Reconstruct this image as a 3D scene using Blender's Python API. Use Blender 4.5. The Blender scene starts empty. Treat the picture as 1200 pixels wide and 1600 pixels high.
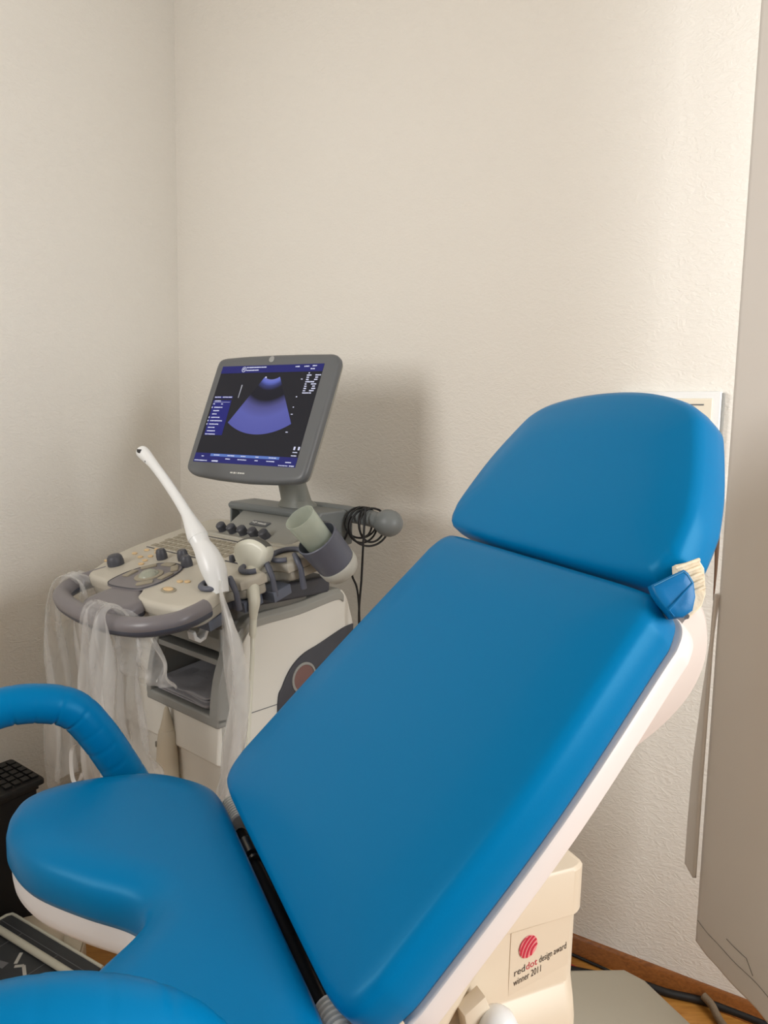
import bpy, bmesh, math, random
from mathutils import Vector, Matrix
random.seed(7)
scn = bpy.context.scene
COL = scn.collection
R = math.radians

# ------------------------------------------------------------------ camera
cam_d = bpy.data.cameras.new('camera')
cam = bpy.data.objects.new('camera', cam_d); COL.objects.link(cam)
cam_d.sensor_fit = 'VERTICAL'; cam_d.sensor_height = 24.0
cam_d.lens = 24.0 * 1200.0 / 1600.0          # focal length 1200 px on a 1600 px tall frame
cam_d.clip_start = 0.02; cam_d.clip_end = 50
_p, _r = R(6.81), R(1.0)
_f = Vector((0, math.cos(_p), -math.sin(_p))); _r0 = Vector((1, 0, 0)); _u0 = _r0.cross(_f)
_rr = _r0 * math.cos(_r) + _u0 * math.sin(_r); _uu = _rr.cross(_f)
M = Matrix((( _rr.x, _uu.x, -_f.x, 0), (_rr.y, _uu.y, -_f.y, 0), (_rr.z, _uu.z, -_f.z, 1.40), (0, 0, 0, 1)))
cam.matrix_world = M
scn.camera = cam

# ------------------------------------------------------------------ room axes
WA = R(32.45)
NW = Vector((math.sin(WA), math.cos(WA), 0)); RW = Vector((math.cos(WA), -math.sin(WA), 0))
def room(r, n, z=0.0): return RW * r + NW * n + Vector((0, 0, z))

# ------------------------------------------------------------------ light
world = bpy.data.worlds.new('world'); scn.world = world; world.use_nodes = True
bg = world.node_tree.nodes['Background']; bg.inputs[0].default_value = (1.0, 0.90, 0.79, 1); bg.inputs[1].default_value = 0.30
def area(name, loc, target, sx, sy, power, color):
    d = bpy.data.lights.new(name, 'AREA'); d.shape = 'RECTANGLE'; d.size = sx; d.size_y = sy
    d.energy = power; d.color = color
    o = bpy.data.objects.new(name, d); COL.objects.link(o); o.location = loc
    o.rotation_euler = (Vector(target) - Vector(loc)).to_track_quat('-Z', 'Y').to_euler()
    return o
wl_ = area('window_light_left', room(-1.95, -0.85, 1.95), room(-0.6, 1.6, 1.95), 1.1, 1.1, 20, (1.0, 0.98, 0.95)); wl_.data.spread = R(100)
area('window_light_right', (1.95, -0.38, 1.80), (-1.0, 1.30, 1.40), 1.3, 1.3, 62, (0.97, 0.985, 1.0))
scn.view_settings.view_transform = 'Standard'; scn.view_settings.look = 'None'
scn.view_settings.gamma = 1.0; scn.view_settings.exposure = -0.02
scn.view_settings.use_curve_mapping = False

# ------------------------------------------------------------------ materials
def lin(c):
    c /= 255.0
    return c / 12.92 if c <= 0.04045 else ((c + 0.055) / 1.055) ** 2.4
def S(r, g, b): return (lin(r), lin(g), lin(b), 1.0)
def mat(name, col, rough=0.5, metal=0.0, spec=0.5, bump=None, coat=0.0, vary=None):
    m = bpy.data.materials.new(name); m.use_nodes = True
    nt = m.node_tree; p = nt.nodes['Principled BSDF']
    p.inputs['Base Color'].default_value = col; p.inputs['Roughness'].default_value = rough
    p.inputs['Metallic'].default_value = metal; p.inputs['Specular IOR Level'].default_value = spec
    p.inputs['Coat Weight'].default_value = coat
    tc = nt.nodes.new('ShaderNodeTexCoord')
    if vary:                                    # (scale, amount) gentle mottling of the colour
        n = nt.nodes.new('ShaderNodeTexNoise'); n.inputs['Scale'].default_value = vary[0]; n.inputs['Detail'].default_value = 4
        nt.links.new(tc.outputs['Object'], n.inputs['Vector'])
        r = nt.nodes.new('ShaderNodeValToRGB')
        k = vary[1]
        r.color_ramp.elements[0].position = .3; r.color_ramp.elements[1].position = .7
        r.color_ramp.elements[0].color = (col[0] * (1 - k), col[1] * (1 - k), col[2] * (1 - k), 1)
        r.color_ramp.elements[1].color = (min(1, col[0] * (1 + k)), min(1, col[1] * (1 + k)), min(1, col[2] * (1 + k)), 1)
        nt.links.new(n.outputs['Fac'], r.inputs['Fac']); nt.links.new(r.outputs['Color'], p.inputs['Base Color'])
    if bump:                                    # (scale, strength, distance)
        n = nt.nodes.new('ShaderNodeTexNoise'); n.inputs['Scale'].default_value = bump[0]; n.inputs['Detail'].default_value = 5
        nt.links.new(tc.outputs['Object'], n.inputs['Vector'])
        b = nt.nodes.new('ShaderNodeBump'); b.inputs['Strength'].default_value = bump[1]; b.inputs['Distance'].default_value = bump[2]
        nt.links.new(n.outputs['Fac'], b.inputs['Height']); nt.links.new(b.outputs['Normal'], p.inputs['Normal'])
    return m
def emit(name, col, strength=1.0):
    m = bpy.data.materials.new(name); m.use_nodes = True; nt = m.node_tree
    p = nt.nodes['Principled BSDF']; p.inputs['Base Color'].default_value = (.005, .005, .006, 1); p.inputs['Roughness'].default_value = .35
    p.inputs['Specular IOR Level'].default_value = .15; p.inputs['Emission Color'].default_value = col; p.inputs['Emission Strength'].default_value = strength
    return m
def plaster():
    m = bpy.data.materials.new('plaster_wall'); m.use_nodes = True; nt = m.node_tree; p = nt.nodes['Principled BSDF']
    p.inputs['Roughness'].default_value = .75; p.inputs['Specular IOR Level'].default_value = .25
    tc = nt.nodes.new('ShaderNodeTexCoord')
    mp = nt.nodes.new('ShaderNodeMapping'); mp.inputs['Scale'].default_value = (1.0, 1.0, 1.9)
    nt.links.new(tc.outputs['Object'], mp.inputs['Vector'])
    a = nt.nodes.new('ShaderNodeTexNoise'); a.inputs['Scale'].default_value = 34; a.inputs['Detail'].default_value = 6; a.inputs['Distortion'].default_value = 2.2; a.inputs['Roughness'].default_value = .55
    b = nt.nodes.new('ShaderNodeTexNoise'); b.inputs['Scale'].default_value = 120; b.inputs['Detail'].default_value = 4; b.inputs['Distortion'].default_value = 1.2
    for t in (a, b): nt.links.new(mp.outputs['Vector'], t.inputs['Vector'])
    r = nt.nodes.new('ShaderNodeValToRGB'); r.color_ramp.elements[0].position = .40; r.color_ramp.elements[1].position = .66
    nt.links.new(a.outputs['Fac'], r.inputs['Fac'])
    ad = nt.nodes.new('ShaderNodeMath'); ad.operation = 'MULTIPLY_ADD'; ad.inputs[1].default_value = .5
    nt.links.new(b.outputs['Fac'], ad.inputs[0]); nt.links.new(r.outputs['Color'], ad.inputs[2])
    bp = nt.nodes.new('ShaderNodeBump'); bp.inputs['Strength'].default_value = .34; bp.inputs['Distance'].default_value = .0026
    nt.links.new(ad.outputs[0], bp.inputs['Height']); nt.links.new(bp.outputs['Normal'], p.inputs['Normal'])
    c = nt.nodes.new('ShaderNodeTexNoise'); c.inputs['Scale'].default_value = 1.3; c.inputs['Detail'].default_value = 3
    nt.links.new(tc.outputs['Object'], c.inputs['Vector'])
    cr = nt.nodes.new('ShaderNodeValToRGB'); cr.color_ramp.elements[0].color = S(233, 229, 221); cr.color_ramp.elements[1].color = S(239, 236, 229)
    nt.links.new(c.outputs['Fac'], cr.inputs['Fac']); nt.links.new(cr.outputs['Color'], p.inputs['Base Color'])
    return m
def wood(name, c0, c1, scale=(1, 1, 1), rough=.4):
    m = bpy.data.materials.new(name); m.use_nodes = True; nt = m.node_tree; p = nt.nodes['Principled BSDF']
    p.inputs['Roughness'].default_value = rough
    tc = nt.nodes.new('ShaderNodeTexCoord'); mp = nt.nodes.new('ShaderNodeMapping'); mp.inputs['Scale'].default_value = scale
    mp.inputs['Rotation'].default_value = (0, 0, WA)
    nt.links.new(tc.outputs['Object'], mp.inputs['Vector'])
    n = nt.nodes.new('ShaderNodeTexNoise'); n.inputs['Scale'].default_value = 6; n.inputs['Detail'].default_value = 6; n.inputs['Distortion'].default_value = .6
    nt.links.new(mp.outputs['Vector'], n.inputs['Vector'])
    r = nt.nodes.new('ShaderNodeValToRGB'); r.color_ramp.elements[0].position = .3; r.color_ramp.elements[1].position = .7
    r.color_ramp.elements[0].color = c0; r.color_ramp.elements[1].color = c1
    nt.links.new(n.outputs['Fac'], r.inputs['Fac']); nt.links.new(r.outputs['Color'], p.inputs['Base Color'])
    return m
def film(name, col, alpha_lo, alpha_hi):
    m = bpy.data.materials.new(name); m.use_nodes = True; nt = m.node_tree
    out = nt.nodes['Material Output']; p = nt.nodes['Principled BSDF']
    p.inputs['Base Color'].default_value = col; p.inputs['Roughness'].default_value = .18; p.inputs['Specular IOR Level'].default_value = .7
    tr = nt.nodes.new('ShaderNodeBsdfTransparent'); tl = nt.nodes.new('ShaderNodeBsdfTranslucent'); tl.inputs[0].default_value = col
    m1 = nt.nodes.new('ShaderNodeMixShader'); m1.inputs[0].default_value = .35
    nt.links.new(p.outputs[0], m1.inputs[1]); nt.links.new(tl.outputs[0], m1.inputs[2])
    tc = nt.nodes.new('ShaderNodeTexCoord'); mp = nt.nodes.new('ShaderNodeMapping'); mp.inputs['Scale'].default_value = (2, 2, .7)
    n = nt.nodes.new('ShaderNodeTexNoise'); n.inputs['Scale'].default_value = 6; n.inputs['Detail'].default_value = 2.5; n.inputs['Distortion'].default_value = .8
    nt.links.new(tc.outputs['Object'], mp.inputs['Vector']); nt.links.new(mp.outputs['Vector'], n.inputs['Vector'])
    mr = nt.nodes.new('ShaderNodeMapRange'); mr.inputs[1].default_value = .3; mr.inputs[2].default_value = .7; mr.inputs[3].default_value = alpha_lo; mr.inputs[4].default_value = alpha_hi
    nt.links.new(n.outputs['Fac'], mr.inputs[0])
    m2 = nt.nodes.new('ShaderNodeMixShader'); nt.links.new(mr.outputs[0], m2.inputs[0])
    nt.links.new(tr.outputs[0], m2.inputs[1]); nt.links.new(m1.outputs[0], m2.inputs[2]); nt.links.new(m2.outputs[0], out.inputs[0])
    return m

WALL = plaster()
def fabric():
    m = mat('white_fabric', S(236, 232, 228), .85, spec=.15, bump=(160, .08, .0008)); nt = m.node_tree
    out = nt.nodes['Material Output']; p = nt.nodes['Principled BSDF']
    t = nt.nodes.new('ShaderNodeBsdfTranslucent'); t.inputs[0].default_value = S(236, 230, 222)
    x = nt.nodes.new('ShaderNodeMixShader'); x.inputs[0].default_value = .25
    nt.links.new(p.outputs[0], x.inputs[1]); nt.links.new(t.outputs[0], x.inputs[2]); nt.links.new(x.outputs[0], out.inputs[0])
    return m
CEIL = mat('ceiling_paint', S(226, 220, 208), .9)
FLOOR = wood('wood_floor', S(158, 104, 44), S(196, 140, 68), (2, 14, 1), .35)
SKIRT = wood('varnished_skirting', S(118, 68, 28), S(150, 92, 42), (2, 30, 30), .35)
BLUE = mat('blue_leatherette', (0.0, 0.168, 0.400, 1), .36, spec=.22, bump=(420, .10, .0008))
BLUE.node_tree.nodes['Principled BSDF'].inputs['Specular Tint'].default_value = (.25, .75, 1, 1)
BLUEFLAP = mat('blue_leatherette_flap', (0.0, 0.15, 0.39, 1), .38, spec=.3, bump=(420, .12, .0008))
IVORY = mat('ivory_shell', S(228, 220, 216), .35, vary=(3, .02))
CREAM = mat('cream_plastic', S(226, 212, 190), .38, vary=(3, .02))
WHITEP = mat('white_plastic', S(236, 238, 238), .28)
PROBEW = mat('probe_ivory', S(226, 226, 212), .32)
BEIGE = mat('console_beige', S(200, 195, 182), .38, vary=(12, .03))
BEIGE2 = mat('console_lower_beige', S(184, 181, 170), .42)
GREYM = mat('machine_grey', S(150, 151, 148), .42)
GREYD = mat('bezel_grey', S(98, 101, 104), .38)
HOOD = mat('hood_grey', S(118, 123, 124), .42)
KNOB = mat('knob_charcoal', S(74, 76, 84), .42)
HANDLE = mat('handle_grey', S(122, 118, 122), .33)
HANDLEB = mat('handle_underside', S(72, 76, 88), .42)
CUPH = mat('holder_slate', S(92, 96, 110), .42)
BLUEG = mat('holder_socket_blue_grey', S(104, 112, 130), .45)
SHELLW = mat('machine_white', S(228, 226, 218), .36, vary=(4, .02))
PANELB = mat('machine_lower_beige', S(206, 196, 176), .42)
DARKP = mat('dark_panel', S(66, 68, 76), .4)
BLACK = mat('black_plastic', S(18, 18, 20), .42)
BLACKM = mat('black_matt', S(12, 12, 13), .7)
RUBBER = mat('black_rubber', S(16, 16, 18), .55)
BTN = mat('button_cream', S(226, 196, 150), .4)
KEYS = mat('key_beige', S(160, 152, 134), .5)
GREENBALL = mat('trackball_grey_green', S(160, 164, 150), .15)
FILM = film('clear_plastic_film', (0.84, 0.84, 0.83, 1), .20, .60)
FILM2 = film('frosted_plastic_cup', (0.66, 0.72, 0.64, 1), .50, .66)
FOLDED = mat('grey_folded_plastic', S(150, 150, 156), .35, bump=(30, .5, .004))
PADDARK = mat('pedal_slate', S(64, 68, 73), .5, vary=(20, .05))
WHITEPR = mat('printed_white', S(214, 214, 210), .5)
GREYPR = mat('printed_grey', S(128, 130, 136), .5)
CLOTH = fabric()
CLOTHT = mat('hem_thread', S(140, 136, 130), .8)
ELAST = mat('ruched_elastic', S(236, 222, 196), .8, bump=(90, .6, .003))
RED = mat('sticker_red', S(196, 42, 70), .4)
PINK = mat('sticker_pink', S(236, 150, 150), .4)
INK = mat('sticker_ink', S(40, 34, 34), .5)
STICK = mat('sticker_film', S(225, 211, 189), .36)
GAPSHADE = mat('gap_shade_brown', S(92, 66, 46), .6)  # shade of the curtain gap, put in as a dark brown
BRAID = mat('braided_sleeve', S(120, 104, 84), .6, bump=(300, .8, .002))
BELL = mat('bellows_ivory', S(238, 234, 222), .5)
STEEL = mat('steel', S(120, 116, 108), .35, metal=.8)
GREENL = emit('green_led', (.02, .7, .3, 1), 1.2)
SC_BG = emit('screen_black', S(34, 34, 40), .9)
SC_NAVY = emit('screen_navy', S(38, 40, 112), .9)
SC_MENU = emit('screen_menu_blue', S(36, 38, 120), .9)
SC_BAR = emit('screen_bar_blue', S(92, 122, 190), 1.0)
SC_TXT = emit('screen_text', S(210, 212, 235), 1.0)
SC_STROKE = emit('screen_stroke', S(170, 170, 180), 1.0)
def fan_mat():
    m = bpy.data.materials.new('screen_scan_image'); m.use_nodes = True; nt = m.node_tree
    p = nt.nodes['Principled BSDF']; p.inputs['Base Color'].default_value = (.004, .004, .005, 1); p.inputs['Roughness'].default_value = .35; p.inputs['Specular IOR Level'].default_value = .12
    a = nt.nodes.new('ShaderNodeAttribute'); a.attribute_name = 'scan'
    r = nt.nodes.new('ShaderNodeValToRGB'); cr = r.color_ramp
    stops = [(0, S(118, 124, 200)), (.06, S(98, 110, 196)), (.12, S(60, 66, 120)), (.20, S(32, 32, 42)), (.38, S(30, 30, 38)), (.52, S(84, 84, 142)), (.70, S(94, 98, 172)), (1, S(88, 92, 166))]
    cr.elements[0].position = 0; cr.elements[0].color = stops[0][1]; cr.elements[1].position = 1; cr.elements[1].color = stops[-1][1]
    for q, c in stops[1:-1]:
        e = cr.elements.new(q); e.color = c
    nt.links.new(a.outputs['Fac'], r.inputs['Fac']); nt.links.new(r.outputs['Color'], p.inputs['Emission Color'])
    p.inputs['Emission Strength'].default_value = .95
    return m
SC_FAN = fan_mat()

# ------------------------------------------------------------------ mesh helpers
def frame(o, ex, ey, ez):
    o, ex, ey, ez = Vector(o), Vector(ex), Vector(ey), Vector(ez)
    return lambda p: o + ex * p[0] + ey * p[1] + ez * p[2]
IDENT = lambda p: Vector(p)
def crom(pts, n=8, closed=False):
    P = [Vector(p) for p in pts]; L = len(P); out = []
    rng = range(L if closed else L - 1)
    for i in rng:
        if closed: a, b, c, d = P[(i - 1) % L], P[i], P[(i + 1) % L], P[(i + 2) % L]
        else:
            b, c = P[i], P[i + 1]; a = P[i - 1] if i > 0 else b + (b - c); d = P[i + 2] if i + 2 < L else c + (c - b)
        for k in range(n):
            t = k / n
            out.append(.5 * ((2 * b) + (-a + c) * t + (2 * a - 5 * b + 4 * c - d) * t * t + (-a + 3 * b - 3 * c + d) * t ** 3))
    if not closed: out.append(P[-1])
    return out
def rrect(x0, x1, y0, y1, r, n=5):
    out = []
    for cx, cy, a0 in ((x1 - r, y1 - r, 0), (x0 + r, y1 - r, 90), (x0 + r, y0 + r, 180), (x1 - r, y0 + r, 270)):
        for k in range(n + 1):
            a = R(a0 + 90 * k / n); out.append((cx + r * math.cos(a), cy + r * math.sin(a)))
    return out
def circle(r, n=24, cx=0, cy=0, sx=1, sy=1): return [(cx + r * sx * math.cos(2 * math.pi * k / n), cy + r * sy * math.sin(2 * math.pi * k / n)) for k in range(n)]
def area2(p): return sum(p[i][0] * p[(i + 1) % len(p)][1] - p[(i + 1) % len(p)][0] * p[i][1] for i in range(len(p))) / 2

class MB:
    def __init__(s, xf=IDENT): s.v = []; s.f = []; s.xf = xf
    def add(s, verts, faces, xf=None):
        b = len(s.v); xf = xf or s.xf
        s.v += [xf(p) for p in verts]; s.f += [tuple(b + i for i in f) for f in faces]; return s
    def box(s, x0, x1, y0, y1, z0, z1, xf=None):
        v = [(x, y, z) for z in (z0, z1) for y in (y0, y1) for x in (x0, x1)]
        return s.add(v, [(0, 2, 3, 1), (4, 5, 7, 6), (0, 1, 5, 4), (2, 6, 7, 3), (0, 4, 6, 2), (1, 3, 7, 5)], xf)
    def rings(s, rings, xf=None, cap=True, closed=True):
        n = len(rings[0]); v = [p for r in rings for p in r]; f = []
        for i in range(len(rings) - 1):
            for k in range(n if closed else n - 1):
                k2 = (k + 1) % n; f.append((i * n + k, i * n + k2, (i + 1) * n + k2, (i + 1) * n + k))
        if cap and closed: f.append(tuple(reversed(range(n)))); f.append(tuple((len(rings) - 1) * n + k for k in range(n)))
        return s.add(v, f, xf)
    def prism(s, poly, h0, h1, xf=None, ch=0.0):      # poly in (u,v), extruded along third axis, optional chamfer ch on both rims
        if area2(poly) < 0: poly = poly[::-1]
        if ch <= 0: return s.rings([[(u, v, h0) for u, v in poly], [(u, v, h1) for u, v in poly]], xf)
        q = inset(poly, ch); q2 = inset(poly, ch * .3)
        return s.rings([[(u, v, h0) for u, v in q], [(u, v, h0 + ch * .3) for u, v in q2], [(u, v, h0 + ch) for u, v in poly],
                        [(u, v, h1 - ch) for u, v in poly], [(u, v, h1 - ch * .3) for u, v in q2], [(u, v, h1) for u, v in q]], xf)
    def pad(s, poly, prof, xf=None):                  # rounded cushion: prof = [(inset, height)...]
        if area2(poly) < 0: poly = poly[::-1]
        return s.rings([[(u, v, h) for u, v in shrink(poly, e)] for e, h in prof], xf)
    def warp_pad(s, poly, prof, xf=None):             # the same for a convex cushion: both half sizes shrink by the inset
        xs, ys = [p[0] for p in poly], [p[1] for p in poly]
        cx, cy, wx_, wy_ = (min(xs) + max(xs)) / 2, (min(ys) + max(ys)) / 2, (max(xs) - min(xs)) / 2, (max(ys) - min(ys)) / 2
        prof = list(prof) + [(prof[-1][0] + k * (min(wx_, wy_) * .9 - prof[-1][0]), prof[-1][1]) for k in (.3, .6, 1)]
        return s.rings([[(cx + (u - cx) * (1 - e / wx_), cy + (v - cy) * (1 - e / wy_), h) for u, v in poly] for e, h in prof], xf)
    def tube(s, pts, rad, n=10, cap=True, closed=False, flat=1.0, xf=None):
        P = [Vector(p) for p in pts]; L = len(P); rings = []; up = None
        for i in range(L):
            if closed: t = P[(i + 1) % L] - P[i - 1]
            else: t = P[min(i + 1, L - 1)] - P[max(i - 1, 0)]
            if t.length < 1e-9: t = Vector((0, 0, 1))
            t.normalize()
            if up is None:
                up = Vector((0, 0, 1)) if abs(t.z) < .9 else Vector((1, 0, 0))
            up = (up - t * up.dot(t)).normalized(); sd = t.cross(up)
            r = rad(i / (L - 1)) if callable(rad) else (rad[i] if isinstance(rad, (list, tuple)) else rad)
            rings.append([P[i] + sd * (r * math.cos(2 * math.pi * k / n)) + up * (r * flat * math.sin(2 * math.pi * k / n)) for k in range(n)])
        if closed: rings.append(rings[0])
        return s.rings(rings, xf, cap=cap and not closed)
    def lathe(s, prof, o, axis, n=24, xf=None, cap=True, sq=(1, 1), ref=None):
        a = Vector(axis).normalized(); o = Vector(o)
        u = Vector(ref) if ref else (Vector((1, 0, 0)) if abs(a.x) < .9 else Vector((0, 1, 0)))
        u = (u - a * u.dot(a)).normalized(); w = a.cross(u)
        return s.rings([[o + a * h + u * (r * sq[0] * math.cos(2 * math.pi * k / n)) + w * (r * sq[1] * math.sin(2 * math.pi * k / n)) for k in range(n)] for r, h in prof], xf, cap)
    def sphere(s, c, r, sc=(1, 1, 1), n=20, m=12, xf=None):
        c = Vector(c); rings = []
        for i in range(1, m):
            t = math.pi * i / m
            rings.append([c + Vector((r * sc[0] * math.sin(t) * math.cos(2 * math.pi * k / n), r * sc[1] * math.sin(t) * math.sin(2 * math.pi * k / n), -r * sc[2] * math.cos(t))) for k in range(n)])
        return s.rings(rings, xf)
    def grid(s, rows, xf=None): return s.rings(rows, xf, cap=False, closed=False)
    def build(s, name, material, parent=None, smooth=40, bevel=0, segs=2, solid=0, sub=0, label=None):
        me = bpy.data.meshes.new(name); me.from_pydata([tuple(p) for p in s.v], [], s.f); me.update()
        bm = bmesh.new(); bm.from_mesh(me); bmesh.ops.remove_doubles(bm, verts=bm.verts, dist=1e-6)
        bmesh.ops.recalc_face_normals(bm, faces=bm.faces); bm.to_mesh(me); bm.free()
        if smooth:
            for p in me.polygons: p.use_smooth = True
            me.set_sharp_from_angle(angle=R(smooth))
        me.materials.append(material)
        o = bpy.data.objects.new(name, me); COL.objects.link(o)
        if parent: o.parent = parent
        if solid:
            k = o.modifiers.new('solid', 'SOLIDIFY'); k.thickness = solid; k.offset = 0
        if sub:
            k = o.modifiers.new('sub', 'SUBSURF'); k.levels = sub; k.render_levels = sub
        if bevel:
            k = o.modifiers.new('bevel', 'BEVEL'); k.width = bevel; k.segments = segs; k.limit_method = 'ANGLE'; k.angle_limit = R(35); k.harden_normals = True
        if label: o['label'] = label
        return o
def inset(poly, d):
    if abs(d) < 1e-9: return list(poly)
    n = len(poly); out = []
    for i in range(n):
        a, b, c = Vector(poly[i - 1]), Vector(poly[i]), Vector(poly[(i + 1) % n])
        e1, e2 = (b - a), (c - b)
        if e1.length < 1e-9: e1 = e2
        if e2.length < 1e-9: e2 = e1
        e1.normalize(); e2.normalize()
        n1, n2 = Vector((-e1.y, e1.x)), Vector((-e2.y, e2.x)); m = n1 + n2
        if m.length < 1e-6: m = n1
        m.normalize(); k = 1 / max(.55, m.dot(n1))
        out.append((b.x + m.x * d * k, b.y + m.y * d * k))
    return out
def shrink(poly, d):
    if d < .004: return inset(poly, d)
    n = max(1, int(d / .003)); q = list(poly)
    for _ in range(n):
        q = inset(q, d / n); L = len(q)
        if L > 40: q = [((q[i - 1][0] + 2 * q[i][0] + q[(i + 1) % L][0]) / 4, (q[i - 1][1] + 2 * q[i][1] + q[(i + 1) % L][1]) / 4) for i in range(L)]
    return q
def tag(o, label, cat, group=None):
    o['label'] = label; o['category'] = cat
    if group: o['group'] = group
    return o
def struct(o): o['kind'] = 'structure'; return o
def empty(name, loc, rz, label, cat, group=None):
    o = bpy.data.objects.new(name, None); COL.objects.link(o); o.empty_display_size = .1
    o.location = loc; o.rotation_euler = (0, 0, rz); return tag(o, label, cat, group)
def text_geo(body, size):
    cu = bpy.data.curves.new('t', 'FONT'); cu.body = body; cu.size = size; cu.resolution_u = 3
    o = bpy.data.objects.new('t', cu); COL.objects.link(o)
    bpy.context.view_layer.update()
    me = o.evaluated_get(bpy.context.evaluated_depsgraph_get()).to_mesh()
    v = [tuple(p.co) for p in me.vertices]; f = [tuple(p.vertices) for p in me.polygons]
    o.evaluated_get(bpy.context.evaluated_depsgraph_get()).to_mesh_clear()
    bpy.data.objects.remove(o); bpy.data.curves.remove(cu)
    return v, f
def cut(o, cutter):
    k = o.modifiers.new('cut', 'BOOLEAN'); k.operation = 'DIFFERENCE'; k.object = cutter; k.solver = 'EXACT'
    bpy.context.view_layer.update()
    me = bpy.data.meshes.new_from_object(o.evaluated_get(bpy.context.evaluated_depsgraph_get()))
    o.modifiers.clear(); o.data = me
    bpy.data.objects.remove(cutter)

# ------------------------------------------------------------------ the room
RM = frame((0, 0, 0), RW, NW, (0, 0, 1))
struct(MB(RM).box(-2.16, 2.3, -2.5, 2.0, -.05, 0).build('floor', FLOOR, smooth=0))
struct(MB(RM).box(-2.157, -2.057, -2.4, 1.994, 0, 2.95).build('wall_left', WALL, smooth=0))
struct(MB(RM).box(-2.057, 2.2, 1.894, 1.994, 0, 2.95).build('wall_back', WALL, smooth=0))
struct(MB(RM).box(-2.157, 2.3, -2.5, -2.4, 0, 2.95).build('wall_rear', WALL, smooth=0))
struct(MB(RM).box(2.2, 2.3, -2.4, 1.994, 0, 2.95).build('wall_right', WALL, smooth=0))
struct(MB(RM).box(-2.157, 2.3, -2.5, 1.994, 2.95, 3.0).build('ceiling', CEIL, smooth=0))
sk = [(0, 0), (.0, .045), (-.006, .045), (-.012, .038), (-.014, .012), (-.020, .004), (-.020, 0)]
struct(MB().rings([[room(r, 1.894 + a, b) for a, b in sk] for r in (-2.057, 2.2)]).build('baseboard_back', SKIRT, bevel=0))

# ------------------------------------------------------------------ exam chair (x = across, y = towards the head end)
CAZ = R(66.267)
chair = empty('examination_chair', (-.1379, .949, 0), -CAZ, 'blue leatherette reclining examination chair with cream base in the foreground', 'chair')
HZ = .7865
EL = R(45.491); BU = Vector((0, math.cos(EL), math.sin(EL))); BN = Vector((0, -math.sin(EL), math.cos(EL)))
BF = frame((0, 0, HZ), (1, 0, 0), BU, BN)
def softprof(t, ch, cham):                             # thickness, chamfer inset, chamfer drop
    h = t / 2
    return [(.020, -h), (.006, -h + .002), (.001, -h + .010), (0, -h * .2), (.002, h * .35), (.007, h * .62), (.016, h * .82 - cham * .3), (.030, h - cham * .75),
            (ch * .5 + .012, h - cham * .32), (ch, h - cham * .04), (ch + .012, h), (ch + .03, h + .0005)]
# backrest
back_out = crom([(-.312, .10), (-.312, .05), (-.297, .018), (-.262, .006), (-.18, .004), (0, .004), (.18, .004), (.25, .006), (.286, .018), (.300, .05), (.303, .10), (.302, .30), (.284, .50), (.279, .540), (.262, .565), (.225, .573),
                 (.1, .574), (0, .574), (-.1, .574), (-.225, .573), (-.262, .565), (-.279, .540), (-.284, .50), (-.302, .30)], 6, True)
back_out = [(p.x * .962 + .003, p.y) for p in [Vector((a[0], a[1], 0)) for a in back_out]]
MB(BF).warp_pad(back_out, softprof(.072, .085, .010)).build('backrest', BLUE, chair, smooth=60)
bs = MB(BF).prism([(p[0], max(p[1], .045)) for p in inset(back_out, -.004) if p[1] > .012], -.062, -.034, ch=.004).build('backrest_shell', IVORY, chair, label='white plastic tray under the blue back cushion')
# rear cover: bulged shell behind the upper backrest
prof = [(.30, -.062), (.33, -.066), (.38, -.090), (.43, -.110), (.48, -.124), (.53, -.127), (.575, -.112), (.603, -.082), (.613, -.055), (.606, -.044), (.56, -.042), (.30, -.042)]
rc = MB(BF)
prof = [tuple(p) for p in crom([Vector((a, b, 0)) for a, b in prof], 4, True)]
rc.rings([[(x, (a[0] - .5) * k + .5, (a[1] + .05) * k - .05) for a in prof] for x, k in ((-.255, .9), (-.248, .98), (-.238, 1), (.232, 1), (.242, .98), (.249, .9))])
rc.build('rear_cover', mat('rear_cover_ivory', S(216, 204, 196), .4), chair, smooth=50)
# headrest
TE = R(56); HU = Vector((0, math.cos(TE), math.sin(TE))); HN = Vector((0, -math.sin(TE), math.cos(TE)))
HF = frame(Vector((0, 0, HZ)) + BU * .579, (1, 0, 0), HU, HN)
hr = [(-.278, .035), (-.280, .06), (-.262, .15), (-.228, .230), (-.206, .257), (-.166, .276), (-.09, .291), (0, .296)]
hr = hr + [(-a, b) for a, b in hr[::-1][1:]] + [(.270, .016), (.245, .006), (.12, .002), (0, .002), (-.12, .002), (-.245, .006), (-.270, .016)]
head_out = [(p.x * .955 - .014 - .03 * max(0, p.x) * max(0, p.y - .1) / .2 / .2, p.y * .985) for p in crom([Vector((a, b, 0)) for a, b in hr], 6, True)]
MB(HF).warp_pad(head_out, softprof(.074, .075, .010)).build('headrest', BLUE, chair, smooth=60)
MB(HF).prism(inset(head_out, -.014 if area2(head_out) < 0 else .014), -.042, -.031, ch=.003).build('headrest_plate', mat('headrest_plate_ivory', S(240, 230, 206), .4), chair)
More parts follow.
